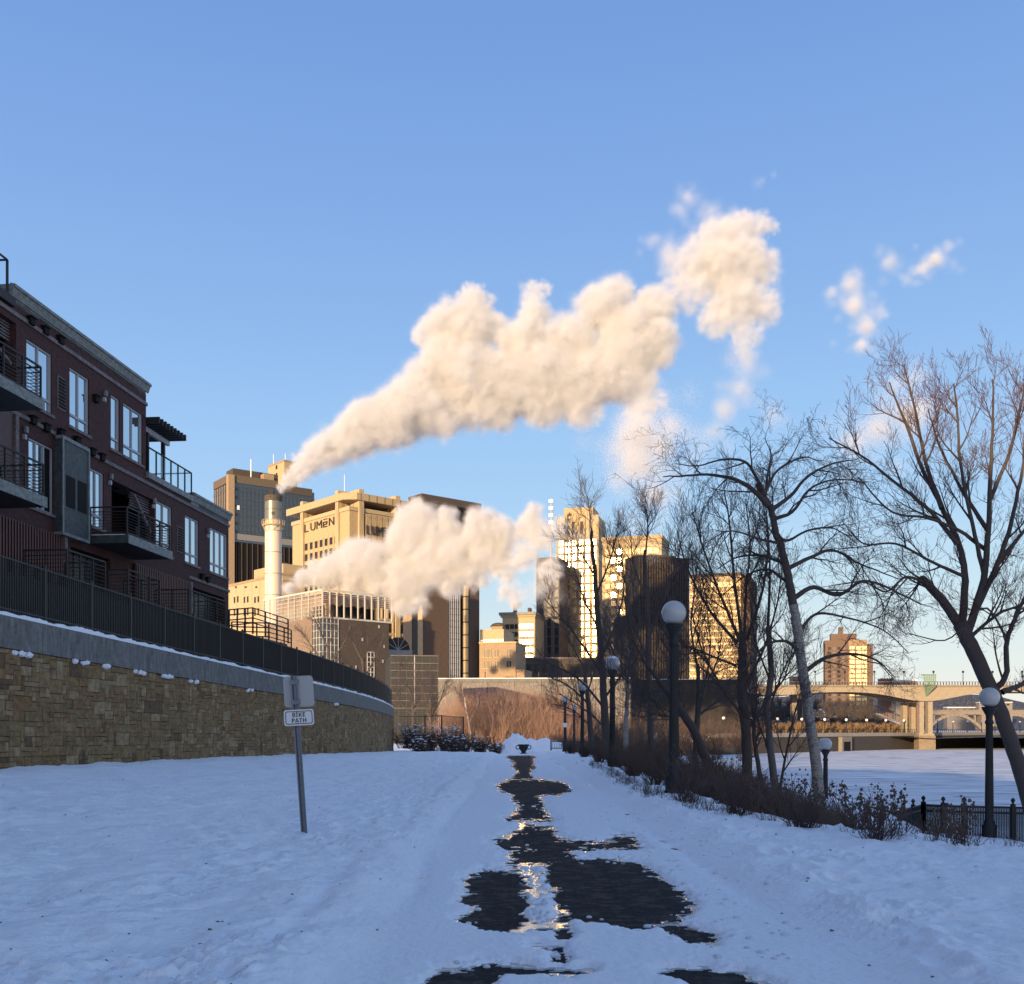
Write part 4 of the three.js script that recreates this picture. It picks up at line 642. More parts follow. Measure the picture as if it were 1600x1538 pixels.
{ // banded gold block
  const B = block('banded_gold_block', 'golden block with close horizontal window bands', 'office building', { xc: 1078, d: 345, xl: 1072, xr: 1158, beta: -19 });
  const { a, o } = B, H = B.h(903); box(B, 'wall', M.sandPale, 0, a, -2, H, -16, 0); box(B, 'side_wall', M.brown, a, a + 3, -2, H - 0.3, -20, -0.3); box(B, 'parapet', M.brown, -0.2, a + 0.1, H, H + 1, -16, 0.3);
  const n = 17; for (let j = 0; j < n; j++) { const y = mix(H - 2, 14, j / n); for (let i = 0; i < 9; i++) tilt(ub('window', M.bronze, o, a * (i + 0.03) / 9, a * (i + 0.97) / 9, y - 1.5, y, -0.1, 0.12), 0.02); ub('spandrel', M.sand, o, -0.1, a, y - 3, y - 1.55, 0.003, 0.3); }
}
{
  const B = block('tan_lift_tower', 'small tan windowless tower low in front of the banded block', 'tower', { xc: 1096, d: 300, xl: 1092, xr: 1118, beta: -10 }); const H = B.h(1012); box(B, 'wall', M.tan, 0, B.a, -2, H, -6, 0); box(B, 'coping', M.umber, -0.1, B.a + 0.1, H, H + 0.4, -6, 0.15); ub('window', M.winDark, B.o, B.a * 0.35, B.a * 0.6, H - 5, H - 3, -0.1, 0.05);
}
{ // low dark link buildings under the towers
  const B = block('low_link_building', 'low dark building at the towers\' feet behind bare trees', 'building', { xc: 806, d: 270, xl: 800, xr: 960, beta: -4 }); const { a, o } = B, H = B.h(1030); box(B, 'wall', M.umber, 0, a, -3, H, -14, 0); box(B, 'roof_edge', M.trim, -0.1, a, H, H + 0.4, -14, 0.2);
  for (let i = 0; i < 12; i++) for (let j = 0; j < 3; j++) ub('window', M.winDark, o, a * (i + 0.2) / 12, a * (i + 0.8) / 12, H - 3.6 - j * 3.4, H - 1.4 - j * 3.4, -0.1, 0.04);
}
{
  const B = block('brown_low_building', 'brown low building between banded tower and bridge', 'building', { xc: 1002, d: 280, xl: 996, xr: 1160, beta: 4 }); const { a, o } = B, H = B.h(1062); box(B, 'wall', S([0.035, 0.028, 0.024], { map: T.streak }), 0, a, -3, H, -14, 0); box(B, 'roof_snow', M.cap, 0.2, a, H + 0.001, H + 0.15, -14, -0.2); for (let i = 0; i < 12; i++) ub('window', M.winDark, o, a * (i + 0.2) / 12, a * (i + 0.8) / 12, H - 3.4, H - 1.2, -0.1, 0.04);
}
{ // condominium tower across the river
  const B = block('condominium_tower', 'stepped brown condominium tower with golden bays beyond the bridge', 'tower', { xc: 1326, d: 720, xl: 1320, xr: 1355, beta: -12 });
  const { a, b, o } = B, H = B.h(1000), G = S([0.2, 0.13, 0.095], { map: T.grain }); box(B, 'wall', S([0.42, 0.28, 0.17], { map: T.grain }), 0, a, -4, H, -b, 0); box(B, 'dark_wing', G, -15.5, -0.01, -4, H - 2, -14, -1.2); box(B, 'side_wing', G, a + 0.01, a + 4, -4, H - 3, -b, -1); box(B, 'penthouse', G, -11.5, a * 0.45, H + 0.01, B.h(990), -12, -2); box(B, 'lift_house', G, -6, -3, B.h(990) + 0.01, B.h(979), -9, -5); box(B, 'wall', G, -15.5, a * 0.2, -4, H, -13.9, -2);
  for (const f of [0.2, 0.55, 0.86]) { for (let y = 2; y < H - 4; y += 3.2) { ub('window', M.gold, o, a * f - 1.6, a * f + 1.6, y, y + 2.1, -0.1, 0.12); ub('balcony', M.sandPale, o, a * f - 1.9, a * f + 1.9, y - 0.7, y - 0.1, 0.003, 1.0); } }
  for (let k = 1; k < 5; k++) for (let y = 2; y < H - 5; y += 3.2) ub('window', k % 2 ? M.winDark : M.trim, o, -15.5 + 3.1 * k - 1, -15.5 + 3.1 * k + 1, y, y + 2, -1.3, -1.15);
}
for (const [px0, px1, py, d, c, label] of [[1378, 1396, 1061, 640, [0.3, 0.16, 0.1], 'small red brick house at the left bridge end skyline'], [1400, 1432, 1064, 620, [0.25, 0.23, 0.21], 'low grey shed on the skyline left of the bridge lookout'], [1238, 1262, 1058, 560, [0.4, 0.26, 0.16], 'low tan house between birch trunk and condominium tower'], [1480, 1522, 1106, 900, [0.24, 0.22, 0.22], 'long pale warehouse on the far hill under the bridge'], [1416, 1440, 1092, 500, [0.16, 0.05, 0.045], 'dark red brick house under the bridge by the bluff stairs'], [1530, 1580, 1098, 1100, [0.3, 0.28, 0.27], 'pale flat house on the far hill at the frame edge']]) {
  const a = P(px0, py, d), b = P(px1, py, d), w = b.x - a.x, o = thing('distant_house', label, 'house', [a.x, 0, -d], -0.1); put('wall', bx(0, w, -4, a.y, -10, 0), S(c, { map: T.grain }), o); put('roof', bx(-0.3, w + 0.3, a.y + 0.002, a.y + 0.5, -10.3, 0.4), M.cap, o); for (let k = 0; k < 4; k++) ub('window', M.winDark, o, w * (k + 0.3) / 4, w * (k + 0.65) / 4, a.y - 3.2, a.y - 1.4, -0.1, 0.06);
}

// ---------------------------------------------------------------- river bank and bridges on the right
{
  const H = -4.8, A = P(1120, 1181, 262), Bp = P(1650, 1164.5, 440); A.y = Bp.y = 0;
  const L = A.distanceTo(Bp), turn = Math.atan2(-(Bp.z - A.z), Bp.x - A.x), o = thing('flood_wall', 'dark river flood wall with a pale railing band along the far bank', 'wall', [A.x, 0, A.z], turn);
  const y1 = 0.6, band = 1.6; put('wall', bx(0, L, H - 1, y1 - 1.1, -2, 0), S([0.075, 0.065, 0.058], { map: T.streak }), o); put('promenade', bx(0, L, y1 - 1.1, y1 - 0.05, -8, 0.25), S([0.42, 0.38, 0.33], { map: T.grain }), o);
  for (let x = 0; x < L; x += 1.7) ub('rail_post', M.rail, o, x - 0.06, x + 0.06, y1 - 0.05, band, 0, 0.12); put('handrail', [bx(0, L, band - 0.1, band, 0, 0.12), bx(0, L, y1 + 0.3, y1 + 0.37, 0.01, 0.1)], M.rail, o);
  for (const x of [L * 0.25]) { put('outlet', bx(x, x + 6, H - 0.6, y1 - 1.2, 0.003, 1.2), S([0.3, 0.27, 0.23], { map: T.streak }), o); put('outlet_mouth', bx(x + 1, x + 5, H - 0.5, y1 - 2.6, 1.2, 1.25), M.dark, o); }
  struct('far_bank', [wuv(new THREE.BoxGeometry(700, 2, 500).translate(330, -0.5, -254))], M.snowFar).position.copy(V(A.x, 0, A.z)); scene.children[scene.children.length - 1].rotation.y = turn;
  // globe lamps along the far promenade
  const proto = thing('promenade_lamp', 'small white globe lamp on the far river promenade', 'street lamp', [0, 0, 0], 0, 'globe lamps along the far promenade');
  put('post', cyl(0.16, 0.12, 3.6, 0, 0, 0, 8), M.iron, proto); put('globe', new THREE.SphereGeometry(0.42, 14, 10).translate(0, 3.95, 0), S([0.85, 0.85, 0.85], { roughness: 0.4 }), proto); put('foot', cyl(0.28, 0.2, 0.6, 0, 0, 0, 8), M.iron, proto);
  for (let k = 0; k < 19; k++) { const l = k ? proto.clone() : proto; if (k) { l.name = numbered('promenade_lamp'); scene.add(l); } const t = (k + 0.6) / 19; l.position.set(mix(A.x, Bp.x, t) + 3 * Math.sin(turn) * -1, 0.55, mix(A.z, Bp.z, t) - 3); }
}
{ // the wooded bluff
  const xs = [], ds = []; for (let x = 60; x <= 900; x += 9) xs.push(x); for (let d = 330; d <= 1900; d *= 1.03) ds.push(d);
  const g = sheet((x, d) => { const px = CX + x / d * F, t = smooth(px, 1150, 1210) * (1 - 0.93 * smooth(px, 1340, 1445)); return -1 + t * 13 * smooth(d, 372 + 0.14 * x, 420 + 0.2 * x) + 1.2 * fbm(x * 0.03, d * 0.03, 4) + 60 * smooth(d, 900, 1700) * (0.7 + 0.3 * n2(x * 0.004, d * 0.002)); }, xs, ds);
  const soil = tex(512, 512, (u, v) => { const k = smooth(tileO(u, v, 3, 5), 0.16, 0.4); return [mix(0.25, 0.72, k), mix(0.23, 0.74, k), mix(0.215, 0.78, k)]; }, true, 1 / 60);
  struct('bluff', up(g), S([1, 1, 1], { map: soil }));
}
{ // bluff stairs
  const o = thing('bluff_stairs', 'long covered stairs climbing the bluff beneath the bridge', 'stairs'); const a = P(1372, 1103, 372), b = P(1424, 1125, 362);
  for (const dz of [0, 3]) { const q = V(0, 0, -dz); put('handrail', bar(a.clone().add(q), b.clone().add(q), 0.35), M.trim, o); put('stringer', bar(a.clone().add(q).add(V(0, -3, 0)), b.clone().add(q).add(V(0, -2.4, 0)), 0.5), M.trim, o); }
  for (let k = 0; k <= 12; k++) { const p = a.clone().lerp(b, k / 12); put('post', bar(V(p.x, p.y - 3, p.z), V(p.x, p.y + 0.4, p.z), 0.22), M.trim, o); }
  for (let k = 0; k < 20; k++) { const p = a.clone().lerp(b, (k + 0.5) / 20); put('step', bx(p.x - 0.4, p.x + 0.4, p.y - 2.8, p.y - 2.65, p.z - 3, p.z), M.snowFar, o); }
}
{ // near bridge: haunched tan girder on twin piers
  const d = 335, o = thing('girder_bridge', 'tan haunched girder bridge on twin piers crossing the frozen river', 'bridge', [0, 0, -d]);
  const X = (px) => (px - CX) / F * d, Y = (py) => CAM + (HY - py) / F * d, tan = S([0.42, 0.35, 0.26], { map: T.grain });
  const shape = new THREE.Shape(), pts = [[1150, 1071], [1660, 1073]]; shape.moveTo(X(1150), Y(1072)); shape.lineTo(X(1680), Y(1073.5));
  const bot = (px) => 1081.5 + 14.5 * Math.exp(-(((px - 1444) / 62) ** 2)) + 13 * Math.exp(-(((px - 1210) / 60) ** 2)) * 0.4 + 13 * smooth(px, 1640, 1720);
  for (let px = 1680; px >= 1150; px -= 6) shape.lineTo(X(px), Y(bot(px))); shape.closePath();
  const gi = wuv(new THREE.ExtrudeGeometry(shape, { depth: 1.2, bevelEnabled: false })); put('girder', gi, tan, o); put('girder', gi.clone().translate(0, 0, -14), tan, o);
  put('deck', bx(X(1150), X(1680), Y(1073) - 0.1, Y(1072) + 0.25, -14.5, 1.7), S([0.36, 0.31, 0.25], { map: T.streak }), o);
  for (let px = 1152; px < 1680; px += 4.5) ub('rail_post', M.rail, o, X(px) - 0.1, X(px) + 0.1, Y(1072) + 0.25, Y(1072) + 1.15, 1.3, 1.5); put('handrail', bx(X(1150), X(1680), Y(1072) + 1.15, Y(1072) + 1.3, 1.25, 1.55), M.trim, o); put('parapet', bx(X(1150), X(1680), Y(1072) + 0.26, Y(1072) + 0.8, -14.4, -14), tan, o);
  for (const zo of [0, -14]) { for (const [p, q] of [[1433.5, 1440.5], [1447, 1454]]) put('pier_column', bx(X(p), X(q), -1, Y(1097), zo - 0.6, zo + 1.8), tan, o); put('pier_base', bx(X(1431), X(1457), -6, -0.4, zo - 1.5, zo + 2.6), S([0.34, 0.27, 0.2], { map: T.streak }), o); put('pier_cap', bx(X(1432), X(1456), -0.39, 0.3, zo - 1, zo + 2.2), tan, o); }
  for (const [p, q] of [[1254, 1262]]) for (const zo of [0, -14]) put('pier_column', bx(X(p), X(q), -2, Y(1084), zo - 0.6, zo + 1.8), tan, o);
  for (let px = 1180; px < 1660; px += 46) { const x = X(px); put('lamp_post', [cyl(0.12, 0.09, 4.2, x, Y(1072), 1.4, 6), new THREE.SphereGeometry(0.4, 8, 6).translate(x, Y(1072) + 4.4, 1.4).toNonIndexed()], M.iron, o); }
  // green lookout over the pier
  const gr = S([0.16, 0.24, 0.17]), lk = put('lookout', bx(X(1437), X(1452), Y(1072) + 0.3, Y(1070), 1.71, 4.5), gr, o);
  for (let k = 0; k <= 6; k++) { const x = mix(X(1436), X(1453), k / 6); put('post', bar(V(x, Y(1072), 4.4), V(x, Y(1056), 4.4), 0.22), gr, lk); put('strut', bar(V(x, Y(1072), 4.4), V(X(1445), Y(1088), 1.5), 0.25), gr, lk); } for (let k = 0; k < 5; k++) put('slat', bx(X(1435), X(1454), Y(1057 + k * 3), Y(1057 + k * 3) + 0.2, 4.5, 4.6), gr, lk); put('roof', bx(X(1435), X(1454), Y(1056), Y(1055), 1.8, 4.8), gr, lk);
}
{ // far arched bridge
  const d = 640, o = thing('arch_bridge', 'distant concrete arch bridge seen under the tan bridge', 'bridge', [0, 0, -d]), X = (px) => (px - CX) / F * d, Y = (py) => CAM + (HY - py) / F * d, m = S([0.3, 0.26, 0.22], { map: T.grain });
  put('deck', bx(X(1452), X(1680), Y(1117), Y(1111), -10, 0), m, o); put('parapet', bx(X(1452), X(1680), Y(1111) + 0.01, Y(1109.5), -0.5, 0.3), m, o);
  for (let k = 0; k < 4; k++) { const c = X(1492) + k * (X(1590) - X(1497)), r = (X(1590) - X(1500)) / 2, v = []; for (let i = 0; i <= 14; i++) { const t = -1 + i / 7; v.push(V(c + t * r, mix(Y(1142), Y(1117), 1 - t * t), -1)); } for (let i = 1; i <= 14; i++) put('arch_rib', bar(v[i - 1], v[i], 1.6, 3), m, o); for (let i = 2; i < 14; i += 2) put('spandrel_column', bar(v[i], V(v[i].x, Y(1116), -1), 0.9, 2), m, o); put('pier', bx(c + r - 1.5, c + r + 4, Y(1150), Y(1117), -8, 1), m, o); }
}
// ---------------------------------------------------------------- globe lamps, sign, railings, small things by the path
{
  const proto = thing('globe_lamp', 'nearest globe lamp, tall black post rising from the brush by the path', 'street lamp', [0, 0, 0], 0);
  const prof = (a) => new THREE.LatheGeometry(a.map(([r, y]) => new THREE.Vector2(r, y)), 24);
  put('base', prof([[0.24, 0], [0.24, 0.12], [0.2, 0.16], [0.19, 0.55], [0.22, 0.6], [0.15, 0.68], [0.12, 0.8]]), M.iron, proto);
  put('post', prof([[0.115, 0.78], [0.1, 2.2], [0.085, 3.55]]), M.iron, proto); const fl = []; for (let k = 0; k < 12; k++) { const a = k / 12 * 6.283; fl.push(bar(V(Math.cos(a) * 0.112, 0.85, Math.sin(a) * 0.112), V(Math.cos(a) * 0.086, 3.5, Math.sin(a) * 0.086), 0.018)); } put('fluting', fl, M.iron, proto).name = 'fluting';
  put('capital', prof([[0.085, 3.5], [0.12, 3.54], [0.12, 3.6], [0.09, 3.66], [0.1, 3.78], [0.2, 3.96], [0.21, 4.02], [0.02, 4.02]]), M.iron, proto);
  const glob = put('globe', new THREE.SphereGeometry(0.285, 40, 28).translate(0, 4.29, 0), new THREE.MeshPhysicalMaterial({ color: new THREE.Color().setRGB(0.42, 0.42, 0.42), roughness: 0.35, clearcoat: 0.35, clearcoatRoughness: 0.1, name: 'milk_glass' }), proto);
  put('finial', prof([[0.03, 4.57], [0.02, 4.6], [0, 4.61]]), M.iron, proto);
  const spots = [[1053, 958, 24.5], [957, 1037, 41, 'second globe lamp along the path, snow on its globe, among bare trunks'], [910, 1073, 64, 'third globe lamp along the path, dark post against the thicket'], [883, 1093, 86, 'slim far globe lamp where the red thicket begins, notice on its post'], [897, 1106, 105, 'farthest small globe lamp behind the path end railing'], [1290, 1163, 47.7, 'globe lamp on the low quay beside the white birch trunk'], [1546, 1090, 30, 'globe lamp at the quay railing in front of the leaning trunk']];
  spots.forEach(([px, py, d, label], k) => { const l = k ? proto.clone() : proto; if (k) { l.name = numbered('globe_lamp'); scene.add(l); l.userData.label = label; } const p = P(px, py, d); l.position.set(p.x, p.y - 4.29, p.z); l.rotation.y = k;
    if (k === 1) put('snow', new THREE.SphereGeometry(0.292, 24, 10, 0, 6.3, 0, 0.95).translate(0, 4.295, 0), M.cap, l);
    if (k === 3) put('notice', bx(-0.16, 0.16, 2.0, 2.35, 0.1, 0.12), M.white, l).rotation.y = -3; });
}
{ // bike path sign
  const d = 14.7, foot = P(478, 1320, d), head = P(460, 1056, d - 0.15), s = thing('bike_path_sign', 'leaning steel post with small white bike path sign and blank grey plate', 'sign', [foot.x, foot.y - 0.15, foot.z]);
  const dirv = head.clone().sub(foot), L = dirv.length(); s.quaternion.setFromUnitVectors(V(0, 1, 0), dirv.normalize());
  const ch = new THREE.Shape([[-0.045, -0.02], [-0.03, -0.02], [-0.016, 0.018], [0.016, 0.018], [0.03, -0.02], [0.045, -0.02], [0.045, -0.012], [0.034, -0.012], [0.02, 0.026], [-0.02, 0.026], [-0.034, -0.012], [-0.045, -0.012]].map(([x, y]) => new THREE.Vector2(x, y)));
  put('post', wuv(new THREE.ExtrudeGeometry(ch, { depth: L + 0.15, bevelEnabled: false }).rotateX(-Math.PI / 2)), M.steelPost, s);
  const plate = (w, h, r, t) => { const q = new THREE.Shape(), x = w / 2, y = h / 2; q.moveTo(-x + r, -y); q.lineTo(x - r, -y); q.absarc(x - r, -y + r, r, -Math.PI / 2, 0); q.lineTo(x, y - r); q.absarc(x - r, y - r, r, 0, Math.PI / 2); q.lineTo(-x + r, y); q.absarc(-x + r, y - r, r, Math.PI / 2, Math.PI); q.lineTo(-x, -y + r); q.absarc(-x + r, -y + r, r, Math.PI, Math.PI * 1.5); return q; };
  const yy = (py) => (1320 - py) / 264 * L + 0.15;
  const back = put('blank_plate', new THREE.ExtrudeGeometry(plate(0.415, 0.43, 0.05), { depth: 0.004, bevelEnabled: false }).translate(0.045, yy(1081), -0.045), S([0.42, 0.42, 0.4], { roughness: 0.6 }), s);
  for (const py of [1066, 1097]) put('clamp', [bx(-0.055, 0.055, yy(py) - 0.03, yy(py) + 0.03, -0.041, 0.034), cyl(0.012, 0.012, 0.02, 0.02, yy(py), 0.04, 8)], M.steelPost, back);
  const white = S([0.74, 0.73, 0.71], { roughness: 0.4 }), black = S([0.02, 0.02, 0.022], { roughness: 0.5 });
  const face = put('sign_face', new THREE.ExtrudeGeometry(plate(0.415, 0.222, 0.035), { depth: 0.004, bevelEnabled: false }).translate(0.04, yy(1121), 0.034), white, s);
  const ring = plate(0.375, 0.182, 0.028); const hole = plate(0.355, 0.162, 0.022); ring.holes.push(hole);
  put('border', new THREE.ExtrudeGeometry(ring, { depth: 0.0015, bevelEnabled: false, curveSegments: 6 }).translate(0.04, yy(1121), 0.038), black, face);
  for (const [txt, dy] of [['BIKE', 0.01], ['PATH', -0.07]]) { const g = new TextGeometry(txt, { font: FONT, size: 0.062, depth: 0.0015, curveSegments: 4 }); g.computeBoundingBox(); g.translate(0.04 - (g.boundingBox.max.x + g.boundingBox.min.x) / 2, yy(1121) + dy, 0.038); put('lettering', g, black, face); }
  for (const dy of [0.07, -0.07]) put('bolt', new THREE.CylinderGeometry(0.009, 0.009, 0.008, 8).rotateX(Math.PI / 2).translate(0.012, yy(1121) + dy * 1.1, 0.041), M.steelPost, face);
  const hs = []; for (let y = 0.3; y < L; y += 0.1) hs.push(new THREE.CylinderGeometry(0.0055, 0.0055, 0.004, 8).rotateX(Math.PI / 2).translate(0, y, 0.0262)); put('hole', hs, black, s).name = 'punched_holes';
  const heap = new THREE.SphereGeometry(0.16, 14, 8).scale(1, 0.28, 1); put('snow', heap.translate(0.01, 0.12, 0.02), M.cap, s);
}
function fenceRun(o, pts, h, gap, { finial = 0, mat = M.iron, panel = 0 } = {}) {
  for (let k = 1; k < pts.length; k++) {
    const a = pts[k - 1], b = pts[k], L = Math.hypot(b.x - a.x, b.z - a.z), n = Math.max(1, Math.round(L / gap));
    for (const y of [h, 0.14, ...(panel ? [h - 0.16] : [])]) put('rail', bar(a.clone().add(V(0, y, 0)), b.clone().add(V(0, y, 0)), 0.05), mat, o);
    const bars = []; for (let i = 1; i < n; i++) { const p = a.clone().lerp(b, i / n); bars.push(new THREE.BoxGeometry(0.026, h - 0.14, 0.026).toNonIndexed().translate(p.x, p.y + h / 2 + 0.07, p.z)); } if (bars.length) { const m = put('bar_screen', bars, mat, o); m.userData.kind = 'stuff'; }
  }
  for (const p of pts) { const q = put('post', [new THREE.BoxGeometry(0.11, h + 0.12, 0.11).toNonIndexed().translate(p.x, p.y + h / 2, p.z)], mat, o); if (finial) put('finial', new THREE.LatheGeometry([[0.07, 0], [0.075, 0.03], [0.03, 0.05], [0.03, 0.09], [0.06, 0.12], [0.055, 0.17], [0.015, 0.21], [0, 0.23]].map(([r, y]) => new THREE.Vector2(r, y)), 10).translate(p.x, p.y + h + 0.06, p.z), mat, q); }
}
{
  const f = thing('quay_railing', 'black iron quay railing with ball finials above the frozen river', 'railing'), g = (px, d) => { const p = P(px, HY, d); return V(p.x, land(p.x, d) + 0.03, p.z); };
  fenceRun(f, [g(1700, 28.5), g(1640, 29.5), g(1583, 29.8), g(1507, 30.2), g(1474, 30.4), g(1443, 30.8)].map((p) => p.setY(-1.76)), 1.14, 0.042, { finial: 1, panel: 1 });
  fenceRun(f, [g(1443, 30.8), g(1427, 33), g(1412, 35), g(1397, 37.5), g(1374, 42), g(1346, 48)].map((p, i) => p.setY(-1.76 - i * 0.24)), 1.14, 0.16, { finial: 1, panel: 1 });
  fenceRun(f, [g(1346, 48), g(1320, 56), g(1290, 66), g(1262, 78)].map((p, i) => p.setY(-2.96 - i * 0.5)), 1.14, 0.3, { finial: 1 });
  const r = thing('park_railing', 'dark bar railing above snowy shrubs at the stone wall end', 'railing');
  fenceRun(r, [[622, 92], [664, 91], [690, 89], [724, 97]].map(([px, d]) => { const p = P(px, 1150, d); return V(p.x, p.y - 0.1, p.z); }), 1.8, 0.3, {});
  const e = thing('path_end_railing', 'low dark railing where the path ends under the far lamps', 'railing');
  fenceRun(e, [[861, 90], [880, 91], [905, 93], [950, 96]].map(([px, d]) => { const p = P(px, 1172, d); return V(p.x, p.y, p.z); }), 0.72, 0.22, {});
}
{ // urn planter and snow banks at the end of the path
  const p = P(818, 1179, 84), u = thing('urn_planter', 'dark two handled urn planter standing at the end of the path', 'planter', [p.x, p.y, p.z]);
  put('urn', new THREE.LatheGeometry([[0, 0], [0.3, 0], [0.3, 0.06], [0.16, 0.14], [0.2, 0.24], [0.36, 0.46], [0.38, 0.66], [0.44, 0.74], [0.44, 0.8], [0.34, 0.8], [0.3, 0.7], [0, 0.68]].map(([r, y]) => new THREE.Vector2(r, y)), 28), M.iron, u);
  for (const s of [-1, 1]) put('handle', new THREE.TorusGeometry(0.15, 0.035, 8, 18).translate(s * 0.45, 0.56, 0), M.iron, u);
  put('snow', new THREE.SphereGeometry(0.31, 16, 8, 0, 6.3, 0, 1.5).scale(1, 0.35, 1).translate(0, 0.7, 0), M.cap, u);
  for (const [px, py, d, w, h, label] of [[806, 1176, 92, 2.0, 1.5, 'rounded white snow bank just left of the urn planter'], [845, 1178, 96, 3.6, 1.35, 'broad snow bank right of the urn planter below the thicket']]) {
    const q = P(px, py, d), g = new THREE.SphereGeometry(1, 36, 20, 0, 6.3, 0, 1.6), a = g.attributes.position; for (let i = 0; i < a.count; i++) { const m = 1 + 0.16 * n3(a.getX(i) * 2 + px, a.getY(i) * 2, a.getZ(i) * 2) + 0.05 * n3(a.getX(i) * 7, a.getY(i) * 7 + px, a.getZ(i) * 7); a.setXYZ(i, a.getX(i) * m * w / 1.6, a.getY(i) * m * h, a.getZ(i) * m * 1.3); } g.computeVertexNormals();
    const b = put('snow_bank', g, M.cap); b.position.copy(q); tag(b, label, 'snow bank');
  }
}

// ---------------------------------------------------------------- bare trees
const sway = (v, a) => v.set(v.x + gauss() * a, v.y + gauss() * a, v.z + gauss() * a).normalize();
// twigs from a limb: every level is thinner and shorter; pull lifts (or droops) the tips
function twigs(T_, T2, pts, rad, o, level) {
  const last = level >= o.levels, n = Math.max(2, Math.round(o.per[level] * (0.8 + 0.4 * rnd())));
  for (let k = 0; k < n; k++) {
    const f = mix(o.from ?? 0.2, 1, (k + rnd()) / n) * (pts.length - 1), i = Math.min(pts.length - 2, Math.floor(f)), p = pts[i].clone().lerp(pts[i + 1], f - i), r0 = mix(rad[i], rad[i + 1], f - i), t = pts[i + 1].clone().sub(pts[i]).normalize();
    const side = V(gauss(), gauss() * 0.8, gauss()).cross(t).normalize(), dir = t.multiplyScalar(o.ahead).add(side.multiplyScalar(1 - 0.3 * rnd())).normalize(), len = o.len[level] * rr(0.55, 1.25) * (level === 0 ? 1 - 0.45 * (f / pts.length) : 1), seg = last ? 3 : 5, q = [p.clone()], rd = [Math.min(r0 * 0.75, o.rad[level])];
    for (let s = 1; s <= seg; s++) { sway(dir, o.bend); dir.y += o.pull / seg; dir.normalize(); p.addScaledVector(dir, len / seg); q.push(p.clone()); rd.push(Math.max(o.tip, rd[0] * (1 - 0.85 * s / seg))); }
    (level < 1 ? T_ : T2).add(q, rd, level < 1 ? 5 : 3);
    if (!last) twigs(T_, T2, q, rd, o, level + 1);
  }
}
const smoothLine = (pts, n) => new THREE.CatmullRomCurve3(pts, false, 'centripetal').getPoints(n);
function limbLine(px, d, depth, r0, r1) {                                                 // a limb given by photo pixels at its distance; depth bends it towards or away
  const raw = px.map(([x, y], i) => P(x, y, d + depth * i / (px.length - 1))), pts = smoothLine(raw, raw.length * 4), k = d / F;
  return [pts.map((p, i) => (i ? p.add(V(gauss() * Math.min(1, 0.2 * r1) * k, gauss() * Math.min(1, 0.2 * r1) * k, gauss() * 0.03)) : p)), pts.map((_, i) => Math.max(0.004, mix(r0, r1, Math.pow(i / (pts.length - 1), 0.8)) * k / 2))];
}
const HABIT = {
  maple: { levels: 3, per: [6, 7, 4, 3], len: [1.9, 0.95, 0.42, 0.16], rad: [0.038, 0.015, 0.009, 0.0065], tip: 0.0045, bend: 0.16, pull: 0.55, ahead: 1.0, from: 0.15 },
  birch: { levels: 3, per: [5, 6, 4, 3], len: [1.4, 0.75, 0.36, 0.13], rad: [0.026, 0.011, 0.0068, 0.005], tip: 0.0034, bend: 0.3, pull: -0.1, ahead: 0.9, from: 0.12 },
  upright: { levels: 2, per: [9, 8, 5], len: [1.15, 0.6, 0.28], rad: [0.024, 0.009, 0.006], tip: 0.0042, bend: 0.15, pull: 0.5, ahead: 1.2, from: 0.15 },
  far: { levels: 2, per: [9, 8, 5], len: [1.7, 0.85, 0.4], rad: [0.028, 0.011, 0.007], tip: 0.0055, bend: 0.18, pull: 0.4, ahead: 1.1, from: 0.12 },
};
function tree(name, label, cat, d, trunkPx, tr, limbs, habit, mats = [M.bark, M.bark, M.twig], sink = 0.5) {
  const base = P(trunkPx[0][0], trunkPx[0][1], d), o = thing(name, label, cat, [base.x, base.y, base.z]), off = (T_) => T_.geo().translate(-base.x, -base.y, -base.z);
  const [tp, trd] = limbLine(trunkPx, d, 0, tr[0], tr[1]); const T0 = new Tubes(); const root = [tp[0].clone().add(V(0, -sink, 0)), ...tp]; T0.add(root, [trd[0] * 1.25, ...trd], 12); put('trunk', off(T0), mats[0], o);
  const Tw = new Tubes(), Tt = new Tubes(), h = HABIT[habit];
  for (const [px, r0, r1, dep] of limbs) { const thin = habit === 'upright' || habit === 'far' ? 0.75 : 1, [p, r] = limbLine(px, d, dep ?? gauss() * 1.6, r0 * thin, r1 * thin), T1 = new Tubes(); T1.add(p, r, 7); put('limb', off(T1), mats[1], o); twigs(Tw, Tt, p, r, h, 0); }
  if (limbs.length < 4) twigs(Tw, Tt, tp.slice(Math.floor(tp.length * 0.35)), trd.slice(Math.floor(tp.length * 0.35)), h, 0);
  const cr = put('crown', off(Tt), mats[2], o); put('branches', off(Tw), mats[1], cr).name = 'branch_work'; return o;
}
